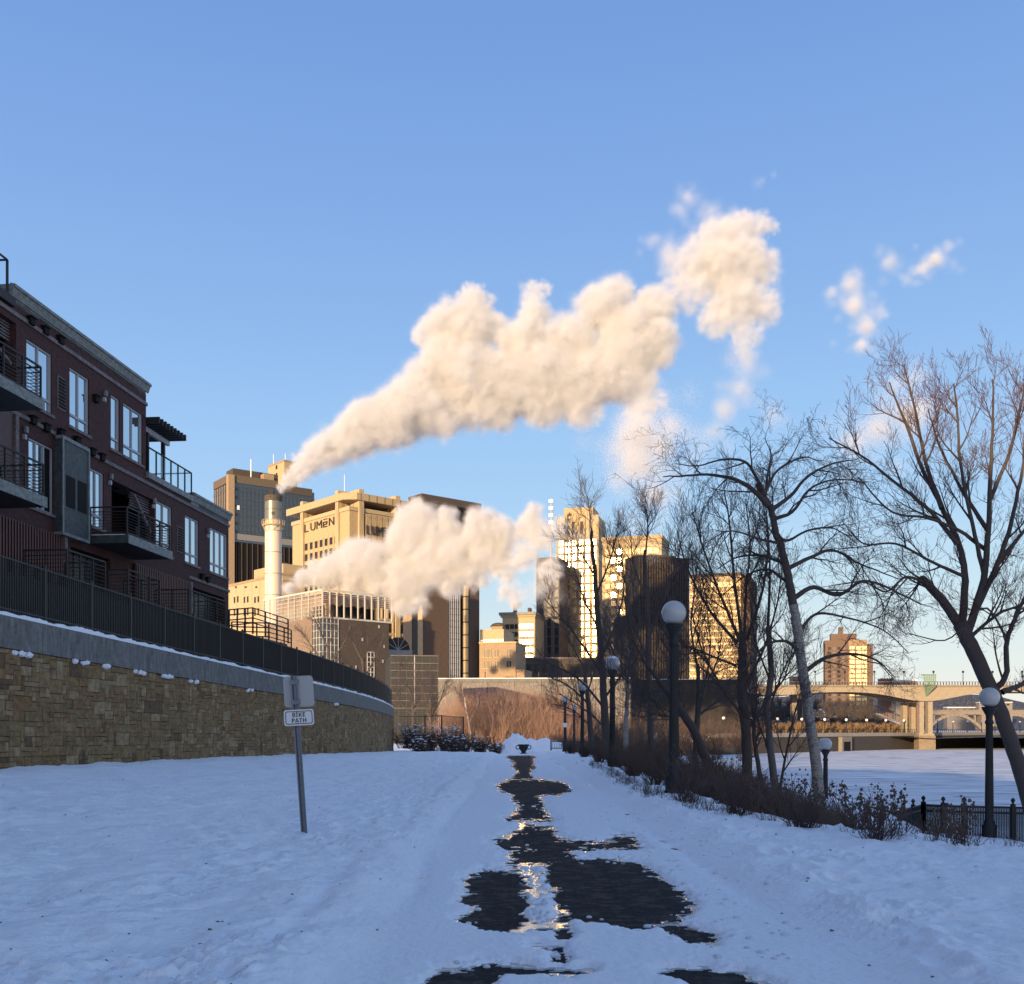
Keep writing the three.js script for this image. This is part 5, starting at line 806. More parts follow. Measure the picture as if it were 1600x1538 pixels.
tree('maple_tree', 'large leaning bare tree filling the right edge above the quay railing', 'tree', 33, [[1618, 1290], [1590, 1190], [1566, 1120], [1545, 1070], [1515, 1005], [1500, 975]], [23, 23], [
  [[[1500, 978], [1470, 936], [1441, 906], [1438, 908]], 16, 11, 0.2], [[[1445, 910], [1415, 902], [1385, 925], [1350, 910], [1300, 915]], 5, 1.5], [[[1503, 980], [1508, 900], [1498, 850], [1470, 790], [1440, 730], [1415, 660], [1400, 625], [1390, 598]], 13, 2],
  [[[1513, 985], [1536, 910], [1545, 820], [1548, 740], [1552, 660], [1551, 592]], 14, 2], [[[1526, 950], [1560, 880], [1584, 800], [1600, 720], [1610, 650]], 11, 2.5, -1.2], [[[1552, 1082], [1572, 1058], [1574, 1000], [1590, 960], [1620, 900]], 11, 5], [[[1496, 850], [1455, 800], [1400, 755], [1345, 712], [1295, 685]], 8, 1.8], [[[1472, 795], [1450, 735], [1432, 650], [1412, 570]], 9, 2], [[[1544, 830], [1505, 770], [1470, 700], [1450, 640]], 8, 2, 1.8],
  [[[1548, 780], [1580, 700], [1598, 620], [1604, 555]], 7, 1.8], [[[1566, 1082], [1600, 1068], [1650, 1040]], 10, 5], [[[1541, 860], [1500, 830], [1450, 810], [1395, 800], [1340, 745]], 7, 2], [[[1512, 1000], [1560, 960], [1610, 940]], 7, 3], [[[1505, 900], [1460, 880], [1400, 850], [1350, 850], [1330, 830]], 6, 1.6], [[[1560, 880], [1600, 830], [1650, 760]], 9, 3, 1.5], [[[1538, 900], [1520, 820], [1500, 720], [1496, 640], [1490, 600]], 8, 2, -1.5], [[[1574, 1000], [1540, 950], [1480, 1000], [1420, 990]], 4, 1.5, -1.5]], 'maple', [M.bark, M.bark, M.twigRed]);
tree('birch_tree', 'white barked birch with twisting bare crown right of the nearest lamp', 'tree', 27.5, [[1281, 1275], [1276, 1200], [1269, 1145], [1256, 1060], [1246, 985], [1240, 945]], [18, 14], [[[[1240, 948], [1230, 893], [1219, 850], [1211, 830], [1206, 798], [1192, 775], [1184, 757]], 14, 8, 0.05],
  [[[1200, 790], [1180, 768], [1150, 750], [1110, 742], [1062, 744], [1036, 745]], 10, 1.5, -0.6], [[[1197, 775], [1185, 752], [1165, 722], [1130, 718], [1090, 728], [1055, 725]], 7, 1.2], [[[1204, 798], [1235, 775], [1262, 745], [1300, 725], [1340, 718]], 8, 1.5, 0.8], [[[1206, 812], [1238, 800], [1265, 765], [1300, 750], [1345, 752]], 7, 1.3, -1], [[[1228, 890], [1265, 872], [1300, 860], [1345, 882], [1405, 905]], 8, 1.6], [[[1240, 935], [1270, 918], [1310, 930], [1350, 908], [1410, 930], [1440, 945]], 9, 2, 0.8], [[[1222, 880], [1190, 868], [1150, 872], [1120, 890]], 6, 1.3], [[[1233, 912], [1200, 890], [1165, 900], [1130, 930]], 6, 1.3, 1.4],
  [[[1260, 1048], [1290, 1028], [1330, 1022], [1370, 1032], [1400, 1060]], 8, 1.5], [[[1250, 1020], [1228, 1002], [1195, 1010], [1160, 1050]], 7, 2], [[[1246, 990], [1275, 960], [1320, 965], [1380, 985], [1420, 1020]], 6, 1.3, 1.2], [[[1196, 772], [1200, 740], [1205, 710], [1195, 685]], 5, 1.2], [[[1208, 825], [1228, 845], [1260, 830], [1300, 825], [1340, 850]], 6, 1.3], [[[1196, 770], [1215, 735], [1255, 715], [1280, 720]], 6, 1.2, 1.2], [[[1218, 850], [1180, 840], [1140, 830], [1100, 850]], 5, 1.2, -1.2]], 'birch', [M.birch, M.bark, M.twig]);
const D = M.bark;
tree('multi_stem_tree', 'dark many stemmed tree just right of the nearest lamp post', 'tree', 29, [[1170, 1260], [1166, 1160], [1160, 1080], [1161, 1005]], [17, 13], [
  [[[1160, 1010], [1130, 940], [1100, 860], [1082, 800]], 8, 2], [[[1160, 1005], [1147, 900], [1140, 820], [1132, 765]], 8, 2], [[[1163, 1005], [1166, 920], [1172, 850], [1165, 780]], 7, 2], [[[1152, 1005], [1110, 955], [1075, 890], [1058, 830]], 8, 2], [[[1162, 1080], [1195, 1010], [1215, 940], [1222, 890]], 7, 2], [[[1160, 1120], [1120, 1060], [1095, 1010], [1080, 950]], 7, 2], [[[1167, 1000], [1190, 930], [1200, 860], [1196, 800]], 8, 2], [[[1163, 1150], [1195, 1100], [1225, 1060], [1240, 1010]], 6, 2], [[[1150, 1040], [1100, 1020], [1060, 1000], [1030, 960]], 6, 2]], 'upright', [D, D, M.twig]);
tree('sapling', 'slim smooth grey tree between the many stemmed tree and the birch', 'tree', 29, [[1218, 1260], [1206, 1190], [1200, 1110], [1205, 1040], [1200, 980]], [13, 8], [[[[1200, 985], [1203, 900], [1200, 830], [1195, 770]], 7, 1.5], [[[1207, 1190], [1185, 1130], [1170, 1090], [1160, 1060]], 5, 1.6], [[[1205, 1100], [1228, 1040], [1255, 1000]], 5, 1.5], [[[1202, 1060], [1180, 1000], [1172, 940]], 5, 1.5]], 'upright', [S([0.12, 0.105, 0.1], { roughness: 0.9 }), D, M.twig]);
tree('thin_stem', 'thin leaning stem left of the slim grey tree', 'tree', 27, [[1198, 1255], [1182, 1180], [1176, 1110]], [9, 5], [[[[1176, 1115], [1168, 1050], [1160, 990]], 5, 1.5], [[[1215, 1255], [1228, 1180], [1243, 1110], [1258, 1060]], 7, 1.5]], 'upright', [D, D, M.twig]);
tree('leaning_tree', 'dark tree leaning left over the brush behind the nearest lamp', 'tree', 34, [[1122, 1240], [1090, 1155], [1058, 1100], [1030, 1065]], [18, 9], [[[[1032, 1068], [1005, 1030], [985, 985], [975, 930]], 9, 2], [[[1060, 1100], [1050, 1030], [1045, 960], [1050, 900]], 8, 2], [[[1085, 1145], [1100, 1080], [1110, 1010], [1105, 950]], 7, 2], [[[1040, 1080], [1000, 1075], [960, 1050]], 5, 2], [[[1070, 1118], [1040, 1120], [1000, 1110]], 5, 2]], 'far', [D, D, M.twig]);
tree('tall_tree', 'tall straight bare tree before the flashing golden tower', 'tree', 54, [[950, 1200], [946, 1120], [940, 1040], [934, 960], [929, 890], [924, 830]], [15, 5], [[[[925, 835], [921, 800], [918, 775]], 4, 1.5], [[[943, 1060], [915, 1015], [885, 975], [850, 935]], 6, 1.8], [[[939, 1030], [962, 975], [975, 910], [950, 840]], 6, 1.5], [[[947, 1110], [905, 1062], [865, 1040], [835, 1030]], 6, 1.8], [[[936, 985], [910, 930], [895, 880]], 5, 1.5], [[[932, 930], [955, 870], [965, 830]], 5, 1.5], [[[945, 1090], [980, 1040], [1000, 980]], 6, 1.6], [[[948, 1140], [915, 1110], [875, 1085]], 5, 1.6], [[[930, 900], [905, 860], [893, 840]], 4, 1.3]], 'far', [D, D, M.twig]);
tree('slender_tree', 'slender bare tree against the dark finned tower, tips above its roof', 'tree', 52, [[1021, 1210], [1016, 1110], [1013, 1010], [1010, 920], [1008, 860]], [12, 5], [[[[1009, 865], [1012, 820], [1010, 795]], 4, 1.3], [[[1014, 1040], [990, 970], [975, 900], [968, 850]], 6, 1.5], [[[1013, 1000], [1040, 930], [1060, 870], [1066, 830]], 6, 1.5], [[[1017, 1110], [1050, 1050], [1075, 990]], 6, 1.6], [[[1011, 940], [990, 880], [985, 830]], 5, 1.4], [[[1016, 1080], [975, 1040], [940, 1000]], 5, 1.5]], 'far', [D, D, M.twig]);
tree('pale_trunk_tree', 'pale trunked young tree between the second lamp and the nearest lamp', 'tree', 52, [[977, 1200], [979, 1120], [981, 1060], [980, 1000]], [9, 4], [[[[980, 1005], [990, 940], [985, 880]], 4, 1.3], [[[979, 1060], [955, 1010], [940, 960]], 4, 1.3]], 'far', [M.birch, D, M.twig]);
tree('dense_tree', 'bushy bare tree by the third lamp overhanging the viaduct wall', 'tree', 66, [[925, 1195], [922, 1130], [917, 1080], [912, 1040]], [11, 5], [[[[913, 1045], [890, 1000], [875, 960]], 4, 1.4], [[[920, 1100], [885, 1070], [850, 1055]], 5, 1.4], [[[917, 1085], [935, 1030], [945, 990]], 4, 1.4], [[[923, 1135], [895, 1110], [865, 1100]], 4, 1.4]], 'far', [D, D, M.twig]);
tree('quay_tree', 'bare tree low on the quay slope before the river flood wall', 'tree', 40, [[1085, 1220], [1088, 1150], [1092, 1090], [1090, 1040]], [12, 6], [[[[1091, 1050], [1080, 980], [1085, 920], [1080, 860]], 6, 1.6], [[[1090, 1090], [1118, 1040], [1130, 980]], 5, 1.6], [[[1088, 1140], [1060, 1090], [1040, 1040]], 5, 1.6], [[[1090, 1120], [1130, 1090], [1165, 1070]], 5, 1.6]], 'far', [D, D, M.twig]);
// trees behind the fence on the left
for (const [d, t, tr, limbs, label] of [
  [112, [[520, 1110], [515, 1050], [512, 1010]], [8, 4], [[[[513, 1015], [500, 985], [490, 965]], 4, 1.3], [[[514, 1040], [540, 1000], [548, 975]], 4, 1.3], [[[515, 1050], [490, 1015], [470, 985]], 4, 1.3], [[[512, 1012], [522, 980], [518, 960]], 3, 1.2]], 'bare tree over the fence before the glazed plant corner'],
  [118, [[572, 1120], [570, 1070], [566, 1030]], [7, 4], [[[[567, 1035], [550, 1000], [542, 980]], 4, 1.3], [[[569, 1060], [590, 1020], [600, 990]], 4, 1.3], [[[570, 1075], [548, 1045], [530, 1030]], 3, 1.3], [[[567, 1040], [575, 1010], [572, 985]], 3, 1.2]], 'bare tree over the fence before the brown plant wall'],
  [104, [[645, 1165], [646, 1120], [644, 1085]], [7, 4], [[[[644, 1090], [632, 1060], [626, 1035]], 4, 1.3], [[[645, 1110], [662, 1075], [672, 1050]], 4, 1.3], [[[646, 1120], [628, 1100], [618, 1085]], 3, 1.3]], 'small dark tree by the wall end before the screened garage'],
  [110, [[676, 1165], [674, 1130], [672, 1100]], [6, 3], [[[[672, 1105], [660, 1080], [655, 1060]], 3, 1.2], [[[674, 1120], [690, 1090], [696, 1065]], 3, 1.2], [[[673, 1110], [676, 1085], [672, 1070]], 3, 1.2]], 'small dark tree at the right corner of the screened garage']])
  tree('park_tree', label, 'tree', d, t, tr, limbs, 'far', [D, D, M.twig]);
// pale trunks in the thicket
for (const [d, t, limbs, label] of [
  [118, [[737, 1165], [733, 1130], [728, 1105], [726, 1090]], [[[[733, 1130], [745, 1105], [748, 1090]], 3, 1.2], [[[728, 1108], [720, 1090], [715, 1078]], 2.5, 1]], 'pale forked trunk at the left of the red thicket'],
  [121, [[792, 1168], [791, 1140], [785, 1115], [783, 1095]], [[[[791, 1140], [800, 1115], [808, 1090]], 3, 1.2], [[[786, 1120], [778, 1100], [770, 1088]], 2.5, 1]], 'pale curved trunk in the middle of the red thicket'],
  [124, [[826, 1172], [840, 1140], [852, 1115], [860, 1100]], [[[[840, 1140], [842, 1115], [836, 1095]], 3, 1.2]], 'pale trunk leaning right beside the urn planter'],
  [128, [[848, 1170], [858, 1150], [868, 1138], [880, 1128]], [[[[858, 1150], [852, 1120], [856, 1100]], 2.5, 1]], 'low pale branch at the right of the red thicket']])
  tree('thicket_tree', label, 'tree', d, t, [4.5, 2.5], limbs, 'far', [S([0.34, 0.28, 0.24], { roughness: 0.9 }), S([0.34, 0.26, 0.21]), M.twigRed]);

// ---------------------------------------------------------------- shrubs and brush
function twigBall(n, h, spread, r, lean = 0, base = 0.09) {
  const T_ = new Tubes();
  for (let k = 0; k < n; k++) { const a = rnd() * 6.283, d = V(Math.cos(a) * spread * rnd() + lean, 1, Math.sin(a) * spread * rnd()).normalize(), p = V(gauss() * base * h, -0.1, gauss() * base * h), q = [p.clone()], L = h * rr(0.6, 1.1), rd = [r]; for (let s = 1; s <= 4; s++) { sway(d, 0.12); p.addScaledVector(d, L / 4); q.push(p.clone()); rd.push(r * (1 - 0.2 * s)); } T_.add(q, rd, 3);
    for (let b = 0; b < 5; b++) { const i = 1 + Math.floor(rnd() * 3), c = q[i].clone(), e = d.clone().add(V(gauss(), gauss() * 0.4 + 0.2, gauss())).normalize(), l = L * rr(0.15, 0.35), w = [c.clone()]; c.addScaledVector(e, l / 2); w.push(c.clone()); sway(e, 0.3); c.addScaledVector(e, l / 2); w.push(c.clone()); T_.add(w, [r * 0.6, r * 0.5, r * 0.35], 3); } }
  return T_.geo();
}
function leafBits(n, h, w) { const g = []; for (let k = 0; k < n; k++) { const s = rr(0.012, 0.032); g.push(new THREE.TetrahedronGeometry(s).scale(1, rr(0.4, 1.2), 1).rotateX(rnd() * 6).rotateY(rnd() * 6).translate(gauss() * w, rr(0.5, 1.05) * h, gauss() * w)); } return mergeGeometries(g); }
const stemMat = S([0.085, 0.05, 0.045], { roughness: 0.85 });
[[1072, 1268, 'first, leafless twiggy shrub in snow left below the nearest lamp'], [1152, 1288, 'leafless twiggy shrub in snow below the many stemmed tree'], [1258, 1309, 'leafless twiggy shrub in snow below the birch trunk'], [1371, 1329, 'leafless twiggy shrub in snow before the gap in the quay railing'], [1505, 1343, 'nearest small shrub at the right, before the solid railing']].forEach(([px, py, label], i) => {
  const d = CAM * F / (py - HY) * 1.0, p = P(px, py, d), s = thing('shrub', label.replace('first, ', ''), 'shrub', [p.x, land(p.x, d) + 0.05, p.z]), h = [1.2, 1.1, 0.92, 0.82, 0.45][i];
  put('stems', twigBall([52, 55, 50, 46, 38][i], h, 0.95, 0.0075, 0, 0.12), stemMat, s).name = 'stem_work'; put('dry_leaves', leafBits(30, h, h * 0.4), M.brush, s).name = 'foliage';
});
{
  const row = [[1005, 1240], [975, 1222], [950, 1208], [925, 1197], [905, 1188], [1110, 1268], [1205, 1290], [1310, 1308], [1040, 1250], [1430, 1322], [885, 1182]];
  row.forEach(([px, py], i) => { const d = CAM * F / (py - HY) + 1.1, p = P(px, py, d), s = thing('brush_shrub', 'dense brown shrub in the hedge of brush right of the path', 'shrub', [p.x + 0.3, land(p.x + 0.3, d) + 0.05, p.z], 0, 'shrubs of the dense brush right of the path'); const h = rr(1.0, 1.45) * (py > 1280 ? 0.62 : py > 1245 ? 0.8 : 1); put('stems', twigBall(py > 1235 ? 42 : 75, h, 0.95, 0.0075 + d * 0.00012), M.brush, s).name = 'stem_work'; });
  // the mass of undergrowth on the slope behind them
  const kinds = [twigBall(60, 1.5, 1.1, 0.011), twigBall(70, 1.3, 1.3, 0.011), twigBall(50, 1.7, 0.9, 0.01)], per = 170;
  kinds.forEach((g, k) => {
    const m = new THREE.InstancedMesh(g, M.brush, per); m.name = numbered('undergrowth'); m.userData.kind = 'stuff'; m.userData.label = 'dark brown leafless undergrowth covering the river slope'; m.castShadow = m.receiveShadow = true; const o = new THREE.Object3D();
    for (let i = 0; i < per; i++) { let d, x; do { d = 13.5 * Math.pow(7.0, rnd()); x = crest(d) + (d < 24 ? 2.4 : 1.0) + Math.abs(gauss()) * (d < 30 ? 2.4 : 4) + rnd() * 0.8; } while (x / d > 0.31 || (x > 8.5 && d < 27)); o.position.set(x, land(x, d), -d); o.rotation.y = rnd() * 6.28; o.scale.setScalar(rr(0.5, 1.0) * (d < 17 ? 0.5 : d < 24 ? 0.66 : 0.9) * (x - crest(d) < 1.1 ? 0.7 : 1)); o.updateMatrix(); m.setMatrixAt(i, o.matrix); }
    scene.add(m);
  });
  // seed heads standing on thin stalks against the river
  const pos = [[1205, 1215, 20], [1248, 1208, 18.5], [1300, 1220, 17.5], [1325, 1225, 17], [1345, 1240, 16.4], [1372, 1240, 15.6], [1393, 1250, 15], [1410, 1225, 15.5], [1128, 1200, 22], [1182, 1205, 21], [1480, 1252, 14.6], [1502, 1243, 14.2], [1230, 1225, 18], [1275, 1232, 17], [1350, 1255, 15.4]];
  pos.sort((a, b) => a[0] - b[0]);
  const ORD = ['first', 'second', 'third', 'fourth', 'fifth', 'sixth', 'seventh', 'eighth', 'ninth', 'tenth', 'eleventh', 'twelfth', 'thirteenth', 'fourteenth', 'last'];
  pos.forEach(([px, py, d], n) => { const top = P(px, py, d), gy = land(top.x, d), o = thing('seed_stalk', 'dry plant with dark seed heads before the river ice, ' + ORD[n] + ' from the left', 'plant', [top.x, gy, top.z], 0, 'dry stalks with seed heads'); const T_ = new Tubes(), heads = []; const H = top.y - gy;
    for (let k = 0; k < 5; k++) { const a = V(gauss() * 0.1, -0.1, gauss() * 0.1), b = V(gauss() * 0.28, H * rr(0.75, 1.0), gauss() * 0.25), m = a.clone().lerp(b, 0.5).add(V(gauss() * 0.06, 0, gauss() * 0.06)); T_.add(smoothLine([a, m, b], 6), [0.008, 0.007, 0.007, 0.006, 0.006, 0.005, 0.005], 3); for (let j = 0; j < 9; j++) heads.push(new THREE.TetrahedronGeometry(rr(0.018, 0.042)).rotateX(rnd() * 6).rotateZ(rnd() * 6).translate(b.x + gauss() * 0.06, b.y + gauss() * 0.06 - j * 0.03, b.z + gauss() * 0.06)); }
    put('stem', T_.geo(), M.brush, o); put('seed_head', heads, M.brush, o).name = 'foliage'; });
  // small dry stalks poking through the snow at the brush edge
  const st = twigBall(7, 0.32, 0.9, 0.004), sm = new THREE.InstancedMesh(st, M.brush, 240); sm.name = 'dry_grass'; sm.userData.kind = 'stuff'; sm.userData.label = 'thin dry stalks poking through snow along the brush edge'; const o = new THREE.Object3D();
  for (let i = 0; i < 240; i++) { const d = 12.6 * Math.pow(3.6, rnd()), x = crest(d) - 0.15 + gauss() * 0.35 - (d > 22 ? rnd() * 0.5 : 0); o.position.set(x, land(x, d) + 0.08, -d); o.rotation.y = rnd() * 6; o.scale.setScalar(rr(0.5, 1.5)); o.updateMatrix(); sm.setMatrixAt(i, o.matrix); } sm.castShadow = true; scene.add(sm);
}
{ // snow-laden shrubs at the end of the stone wall
  [[640, 1168, 86, 2.3], [668, 1172, 84, 2.0], [697, 1172, 84, 2.3], [724, 1174, 83, 1.7], [750, 1175, 82, 1.4], [775, 1176, 81, 1.0], [712, 1175, 80, 1.4], [655, 1176, 79, 1.2]].forEach(([px, py, d, h], i) => {
    const p = P(px, py, d), s = thing('snowy_shrub', ['tall snow capped shrub against the stone wall end', 'dark shrub below the park railing, second from the wall', 'snow capped shrub at the right end of the park railing', 'dark shrub just right of the park railing', 'low dark shrub between railing and snow bank', 'lowest dark shrub, next to the rounded snow bank', 'low dark shrub in front of the snow capped railing shrub', 'low dark shrub in front of the wall end shrub'][i], 'shrub', [p.x, p.y, p.z]);
    put('stems', twigBall(150, h * 0.95, 1.3, 0.018, 0, 0.34), M.brush, s).name = 'stem_work'; const g = []; for (let k = 0; k < (i === 0 || i === 2 ? 120 : 40); k++) { g.push(new THREE.IcosahedronGeometry(rr(0.03, 0.1), 1).scale(1.3, 0.5, 1.2).translate(gauss() * h * 0.55, h * rr(0.15, 0.85), gauss() * h * 0.5)); } put('snow', g, M.cap, s).name = 'snow_load';
  });
}
{ // red thicket, brush of the bluff and roadside trees as masses nobody could count
  const mass = (name, label, mat, g, list) => { const m = new THREE.InstancedMesh(g, mat, list.length), o = new THREE.Object3D(); m.name = name; m.userData.kind = 'stuff'; m.userData.label = label; list.forEach(([p, s], i) => { o.position.copy(p); o.rotation.y = rnd() * 6.3; o.scale.setScalar(s); o.updateMatrix(); m.setMatrixAt(i, o.matrix); }); m.castShadow = m.receiveShadow = true; scene.add(m); };
  const red = S([0.3, 0.19, 0.14], { roughness: 0.95 }), l = [];
  for (let i = 0; i < 260; i++) { const px = rr(690, 905), d = rr(118, 160), x = (px - CX) / F * d, e = smooth(px, 680, 740) * (1 - 0.35 * smooth(px, 860, 905)); l.push([V(x, -1.1, -d), rr(0.65, 1.05) * mix(0.55, 1, e)]); }
  mass('red_thicket', 'reddish bare thicket of young trees in low sun before the viaduct', red, twigBall(54, 7.4, 0.7, 0.02, 0, 0.2), l);
  const l2 = []; for (let i = 0; i < 340; i++) { const x = rr(85, 150), d = rr(380, 440), px = CX + x / d * F; if (px > 1150 && px < 1415) { const t = smooth(px, 1150, 1210) * (1 - 0.93 * smooth(px, 1340, 1445)); l2.push([V(x, -1 + t * 13 * smooth(d, 372 + 0.14 * x, 420 + 0.2 * x), -d), rr(0.5, 1)]); } }
  mass('bluff_brush', 'grey bare brush and small trees covering the far bluff', S([0.1, 0.08, 0.07]), twigBall(30, 5.5, 0.8, 0.06), l2);
  const l3 = []; for (let i = 0; i < 90; i++) { const t = rr(0.1, 0.62), d = mix(268, 400, t) + rr(4, 12); l3.push([V((mix(1150, 1440, t * 1.5) - CX) / F * d, 0.3, -d), rr(0.5, 1)]); }
  mass('bank_scrub', 'straw coloured scrub along the far promenade', S([0.3, 0.19, 0.1]), twigBall(40, 4, 0.7, 0.05), l3);
  const l4 = []; for (let i = 0; i < 70; i++) { const px = rr(900, 1180), d = rr(110, 230); l4.push([V((px - CX) / F * d, -2.4, -d), rr(0.7, 1.2)]); }
  mass('river_scrub', 'dark bare scrub along the near river bank beyond the lamps', M.brush, twigBall(34, 6, 0.8, 0.03), l4);
  // dark bits on the snow
  const bit = new THREE.TetrahedronGeometry(0.012).scale(1.4, 0.5, 1), b = []; for (let i = 0; i < 260; i++) { const d = 3.5 * Math.pow(8, rnd()), x = rr(-0.5, 0.45) * d; if (Math.abs(x - 0.65) > 1.6 && x > wallX(d) + 1 && x < crest(d)) b.push([V(x, land(x, d) + snowDepth(x, d, 60) + 0.004, -d), rr(0.5, 1.7)]); }
  mass('leaf_litter', 'small dark specks of leaf litter on the snow', M.brush, bit, b);
  // loose crumbs of snow by the bare patches
  const crumb = new THREE.IcosahedronGeometry(0.022, 1).scale(1, 0.6, 1), c = []; for (let i = 0; i < 500; i++) { const d = 7 * Math.pow(3.2, rnd()), x = rr(-0.9, 2.6), s = patchAt(x, d); if (s > -5 && s < 60 && (s < 8 || x > 1.4)) c.push([V(x, land(x, d) + Math.max(0.004, snowDepth(x, d, s)), -d), 0.5 + rnd() * rnd() * 2.2]); }
  mass('snow_crumbs', 'loose snow crumbs beside the bare asphalt', M.cap, crumb, c);
}
// ---------------------------------------------------------------- steam: clouds of very small drops, thick inside and thinning out at the rim
const drops = (N, size) => {
  const pos = [], t = new THREE.TetrahedronGeometry(1), a = t.attributes.position, q = new THREE.Quaternion(), v = V(0, 0, 0);
  for (let k = 0; k < N; k++) { const c = V(gauss(), gauss(), gauss()).multiplyScalar(0.52), s = size * rr(0.7, 1.3); q.set(gauss(), gauss(), gauss(), gauss()).normalize(); for (let i = 0; i < a.count; i++) { v.fromBufferAttribute(a, i).multiplyScalar(s).applyQuaternion(q).add(c); pos.push(v.x, v.y, v.z); } }
  const g = new THREE.BufferGeometry(); g.setAttribute('position', new THREE.Float32BufferAttribute(pos, 3)); g.computeVertexNormals(); return g;
};
const DROPS = [drops(620, 0.0104), drops(620, 0.0104), drops(620, 0.0104), drops(1500, 0.0052), drops(1500, 0.0052)];
const VAPOUR = new THREE.MeshPhysicalMaterial({ color: new THREE.Color().setRGB(0.93, 0.93, 0.935), roughness: 1, specularIntensity: 0, transmission: 0.75, thickness: 0, side: THREE.DoubleSide, name: 'vapour' });
function plume(label, d, blobs, { count, grain = 0.55, puff = 0.66, flat = 0.8, dd = 0 }) {
  // blobs: photo column, row, radius in photo pixels, share of drops; each sprouts smaller billows on its rim
  const o0 = P(blobs[0][0], blobs[0][1], d), o = thing('steam_plume', label, 'steam', [o0.x, o0.y, o0.z]), puffs = [];
  const k = d / F; let total = 0;
  for (const [px, py, r, w = 1, soft = 0] of blobs) {
    const dz = d + dd * (px - blobs[0][0]), c = P(px, py, dz), R = r * dz / F;
    if (soft) { puffs.push({ p: c, r: R, w: w * R * R, soft }); total += w * R * R; continue; }
    for (let i = 0; i < 9; i++) { const dir = V(gauss(), gauss(), gauss() * flat).normalize(), q = R * rr(0.28, puff), p = c.clone().addScaledVector(dir, (R - q * 0.8) * Math.cbrt(rr(0.4, 1))); puffs.push({ p, r: q, w: w * q * q, soft }); total += w * q * q; }
    puffs.push({ p: c, r: R * 0.86, w: w * R * R * 1.1, soft }); total += w * R * R * 1.1;
  }
  const lists = [[], [], [], [], []], m = new THREE.Object3D(), dir = V(0, 0, 0);
  for (const q of puffs) {
    const n = Math.round(2.5 * count * q.w / total);
    for (let i = 0; i < n; i++) {
      dir.set(gauss(), gauss(), gauss()).normalize();
      const b = 1 + 0.2 * n3(dir.x * 1.7 + q.p.x * 0.05, dir.y * 1.7 + q.p.y * 0.05, dir.z * 1.7 + q.p.z * 0.05) + 0.12 * n3(dir.x * 4 + q.p.x * 0.1, dir.y * 4, dir.z * 4 + q.p.y * 0.1);
      const warp = 1 + 0.7 * n3(dir.x * 1.3 + q.p.x, dir.y * 1.3 + q.p.y, dir.z), R = q.soft ? q.r * Math.abs(gauss()) * 2.1 * warp : q.r * b * Math.pow(rnd(), 0.33) * 0.95 + gauss() * 0.05 * q.r;
      m.position.copy(q.p).addScaledVector(dir, R).sub(o0); m.rotation.set(rnd() * 6.3, rnd() * 6.3, rnd() * 6.3); m.scale.setScalar((q.soft ? clamp(q.r * 1.2, 2.5, 6.5) : clamp(q.r * grain, 1.1, 4.2)) * rr(0.7, 1.2)); m.updateMatrix(); lists[q.soft ? 3 + i % 2 : i % 3].push(m.matrix.clone());
    }
  }
  lists.forEach((L, i) => { if (!L.length) return; const im = new THREE.InstancedMesh(DROPS[i], VAPOUR, L.length); L.forEach((x, j) => im.setMatrixAt(j, x)); im.name = 'vapour'; im.userData.kind = 'stuff'; im.castShadow = im.receiveShadow = true; o.add(im); });
}
plume('thick warm white steam plume blowing right from the chimney top', 248, [
  [440, 762, 9, 1.2], [450, 752, 13, 1.3], [462, 744, 18, 1.3], [478, 728, 26, 1.2], [500, 710, 32, 1.2], [525, 698, 36, 1.2], [555, 680, 42, 1.2], [585, 664, 46, 1.2], [615, 655, 48, 1.2], [645, 636, 52, 1.2], [668, 600, 44], [690, 640, 48], [700, 560, 46], [672, 520, 30], [700, 500, 36], [735, 510, 44], [738, 470, 28], [758, 470, 20, 0.7], [735, 580, 56], [745, 630, 46], [775, 600, 54], [780, 640, 36],
  [775, 510, 26], [820, 540, 46], [835, 490, 30], [830, 460, 24, 0.7], [850, 450, 15, 0.5], [815, 600, 52], [850, 580, 56], [850, 630, 42], [890, 530, 46], [900, 590, 56], [910, 640, 36, 0.8], [940, 480, 44], [965, 460, 32], [985, 530, 56], [960, 580, 54], [990, 600, 42, 0.8], [1025, 480, 38], [1020, 540, 44, 0.9], [1000, 640, 30, 0.5], [1030, 630, 24, 0.35]], { count: 15500, dd: 0 });
plume('thinner pinkish steam billow high at the plume end', 250, [
  [1060, 420, 34, 0.35], [1090, 400, 38, 0.6], [1080, 460, 36, 0.5], [1120, 370, 36, 0.7], [1150, 360, 34, 0.75], [1180, 350, 28, 0.7], [1205, 355, 18, 0.5], [1120, 420, 44, 0.8], [1160, 410, 44, 0.8], [1195, 420, 32, 0.6], [1150, 470, 44, 0.7], [1190, 480, 34, 0.7], [1120, 500, 36, 0.5], [1165, 520, 32, 0.5], [1060, 330, 18, 0.3, 1], [1075, 305, 14, 0.35, 1], [1025, 375, 16, 0.3, 1], [1045, 400, 20, 0.4, 1], [1100, 330, 18, 0.3, 1], [1160, 545, 24, 0.3, 1], [1165, 575, 22, 0.25, 1], [1155, 610, 22, 0.25, 1], [1135, 640, 24, 0.22, 1], [1115, 675, 22, 0.18, 1], [1205, 650, 22, 0.12, 1], [1190, 295, 14, 0.12, 1]], { count: 2100, puff: 0.66 });
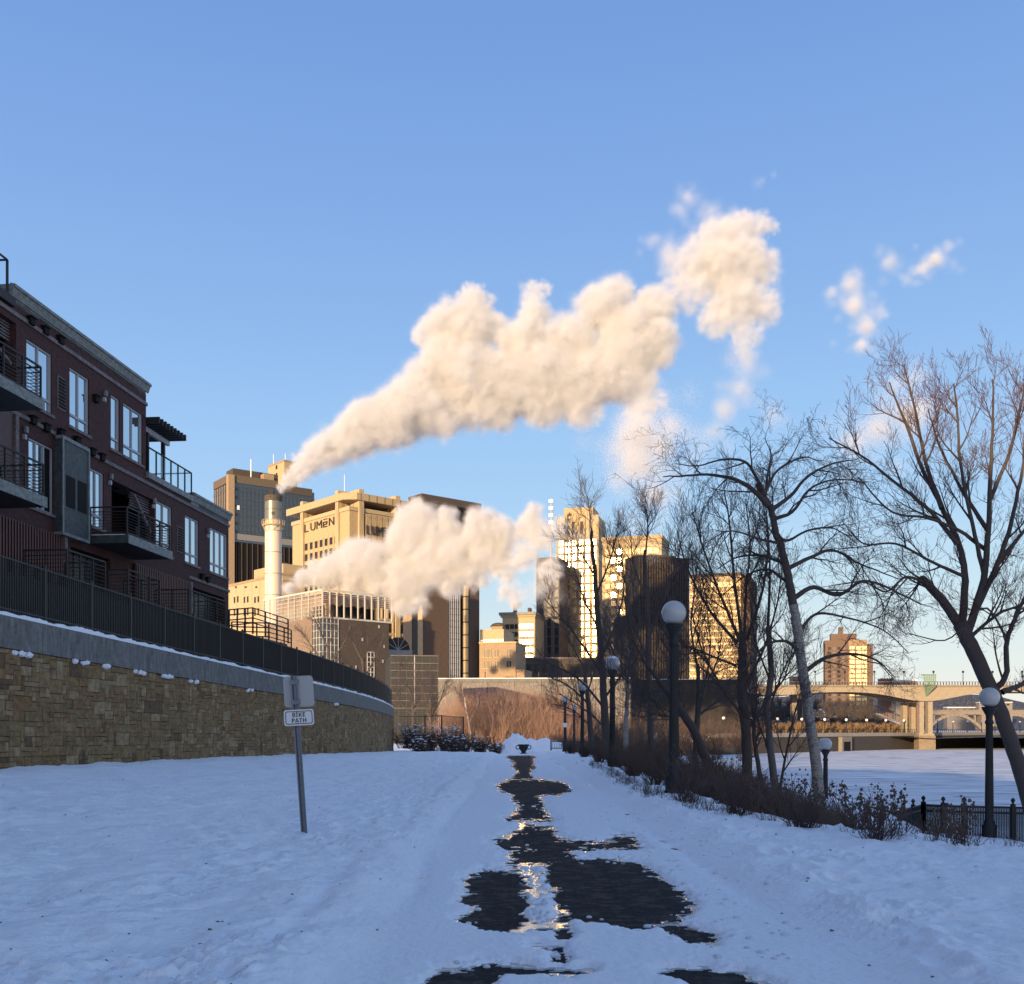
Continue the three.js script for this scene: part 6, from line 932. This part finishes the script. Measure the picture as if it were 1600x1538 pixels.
plume('small faint detached steam wisp right of the main plume', 285, [[1330, 445, 15, 0.6, 1], [1300, 455, 12, 0.3, 1], [1335, 480, 18, 0.4, 1], [1355, 510, 14, 0.8, 1], [1345, 540, 14, 0.4, 1], [1378, 490, 10, 0.3, 1], [1390, 410, 16, 0.2, 1]], { count: 100 });
plume('smallest faint steam wisp, farthest right in the sky', 292, [[1440, 420, 12, 0.6, 1], [1462, 405, 13, 0.8, 1], [1420, 435, 9, 0.3, 1], [1480, 385, 9, 0.2, 1]], { count: 50 });
plume('pale hanging veil of steam under the main plume end', 232, [[1000, 680, 36, 0.4, 1], [990, 730, 34, 0.35, 1], [1030, 700, 28, 0.3, 1], [1050, 670, 26, 0.2, 1], [1020, 770, 30, 0.25, 1], [960, 700, 24, 0.2, 1]], { count: 95 });
plume('low pinkish steam veil behind the right trees', 290, [[1370, 670, 34, 0.3, 1], [1420, 650, 30, 0.35, 1], [1440, 640, 24, 0.3, 1], [1330, 690, 28, 0.2, 1], [1400, 600, 26, 0.15, 1], [1430, 590, 22, 0.12, 1]], { count: 50 });
plume('broad low steam cloud drifting right from the cooling plant', 184, [
  [452, 918, 10, 1], [475, 905, 17, 1], [500, 896, 26, 1], [530, 890, 34, 1], [560, 880, 40, 1.1], [590, 885, 42, 1.1], [560, 915, 26], [600, 920, 30], [634, 852, 36, 1.1], [650, 840, 44, 1.1], [640, 810, 26], [665, 810, 26], [650, 790, 14, 0.6], [640, 900, 42], [630, 940, 26, 0.7], [655, 945, 20, 0.5], [680, 880, 44], [690, 840, 36], [700, 810, 22, 0.8], [720, 870, 42], [710, 910, 28, 0.5], [755, 830, 38], [765, 865, 36], [790, 840, 32, 0.8], [745, 900, 26, 0.45], [790, 890, 24, 0.55], [820, 870, 28, 0.55], [830, 825, 26, 0.8], [835, 800, 16, 0.7], [850, 840, 26, 0.6], [870, 825, 20, 0.4], [860, 890, 24, 0.4], [800, 925, 24, 0.3], [845, 920, 22, 0.25, 1], [900, 840, 18, 0.25, 1], [920, 870, 16, 0.15, 1]], { count: 9500, dd: -0.04 });
plume('small warm steam puff over the corniced block', 300, [[806, 945, 9, 0.6], [800, 930, 10, 0.4, 1]], { count: 110 });

renderer.setSize(1024, 984);
renderer.render(scene, camera);
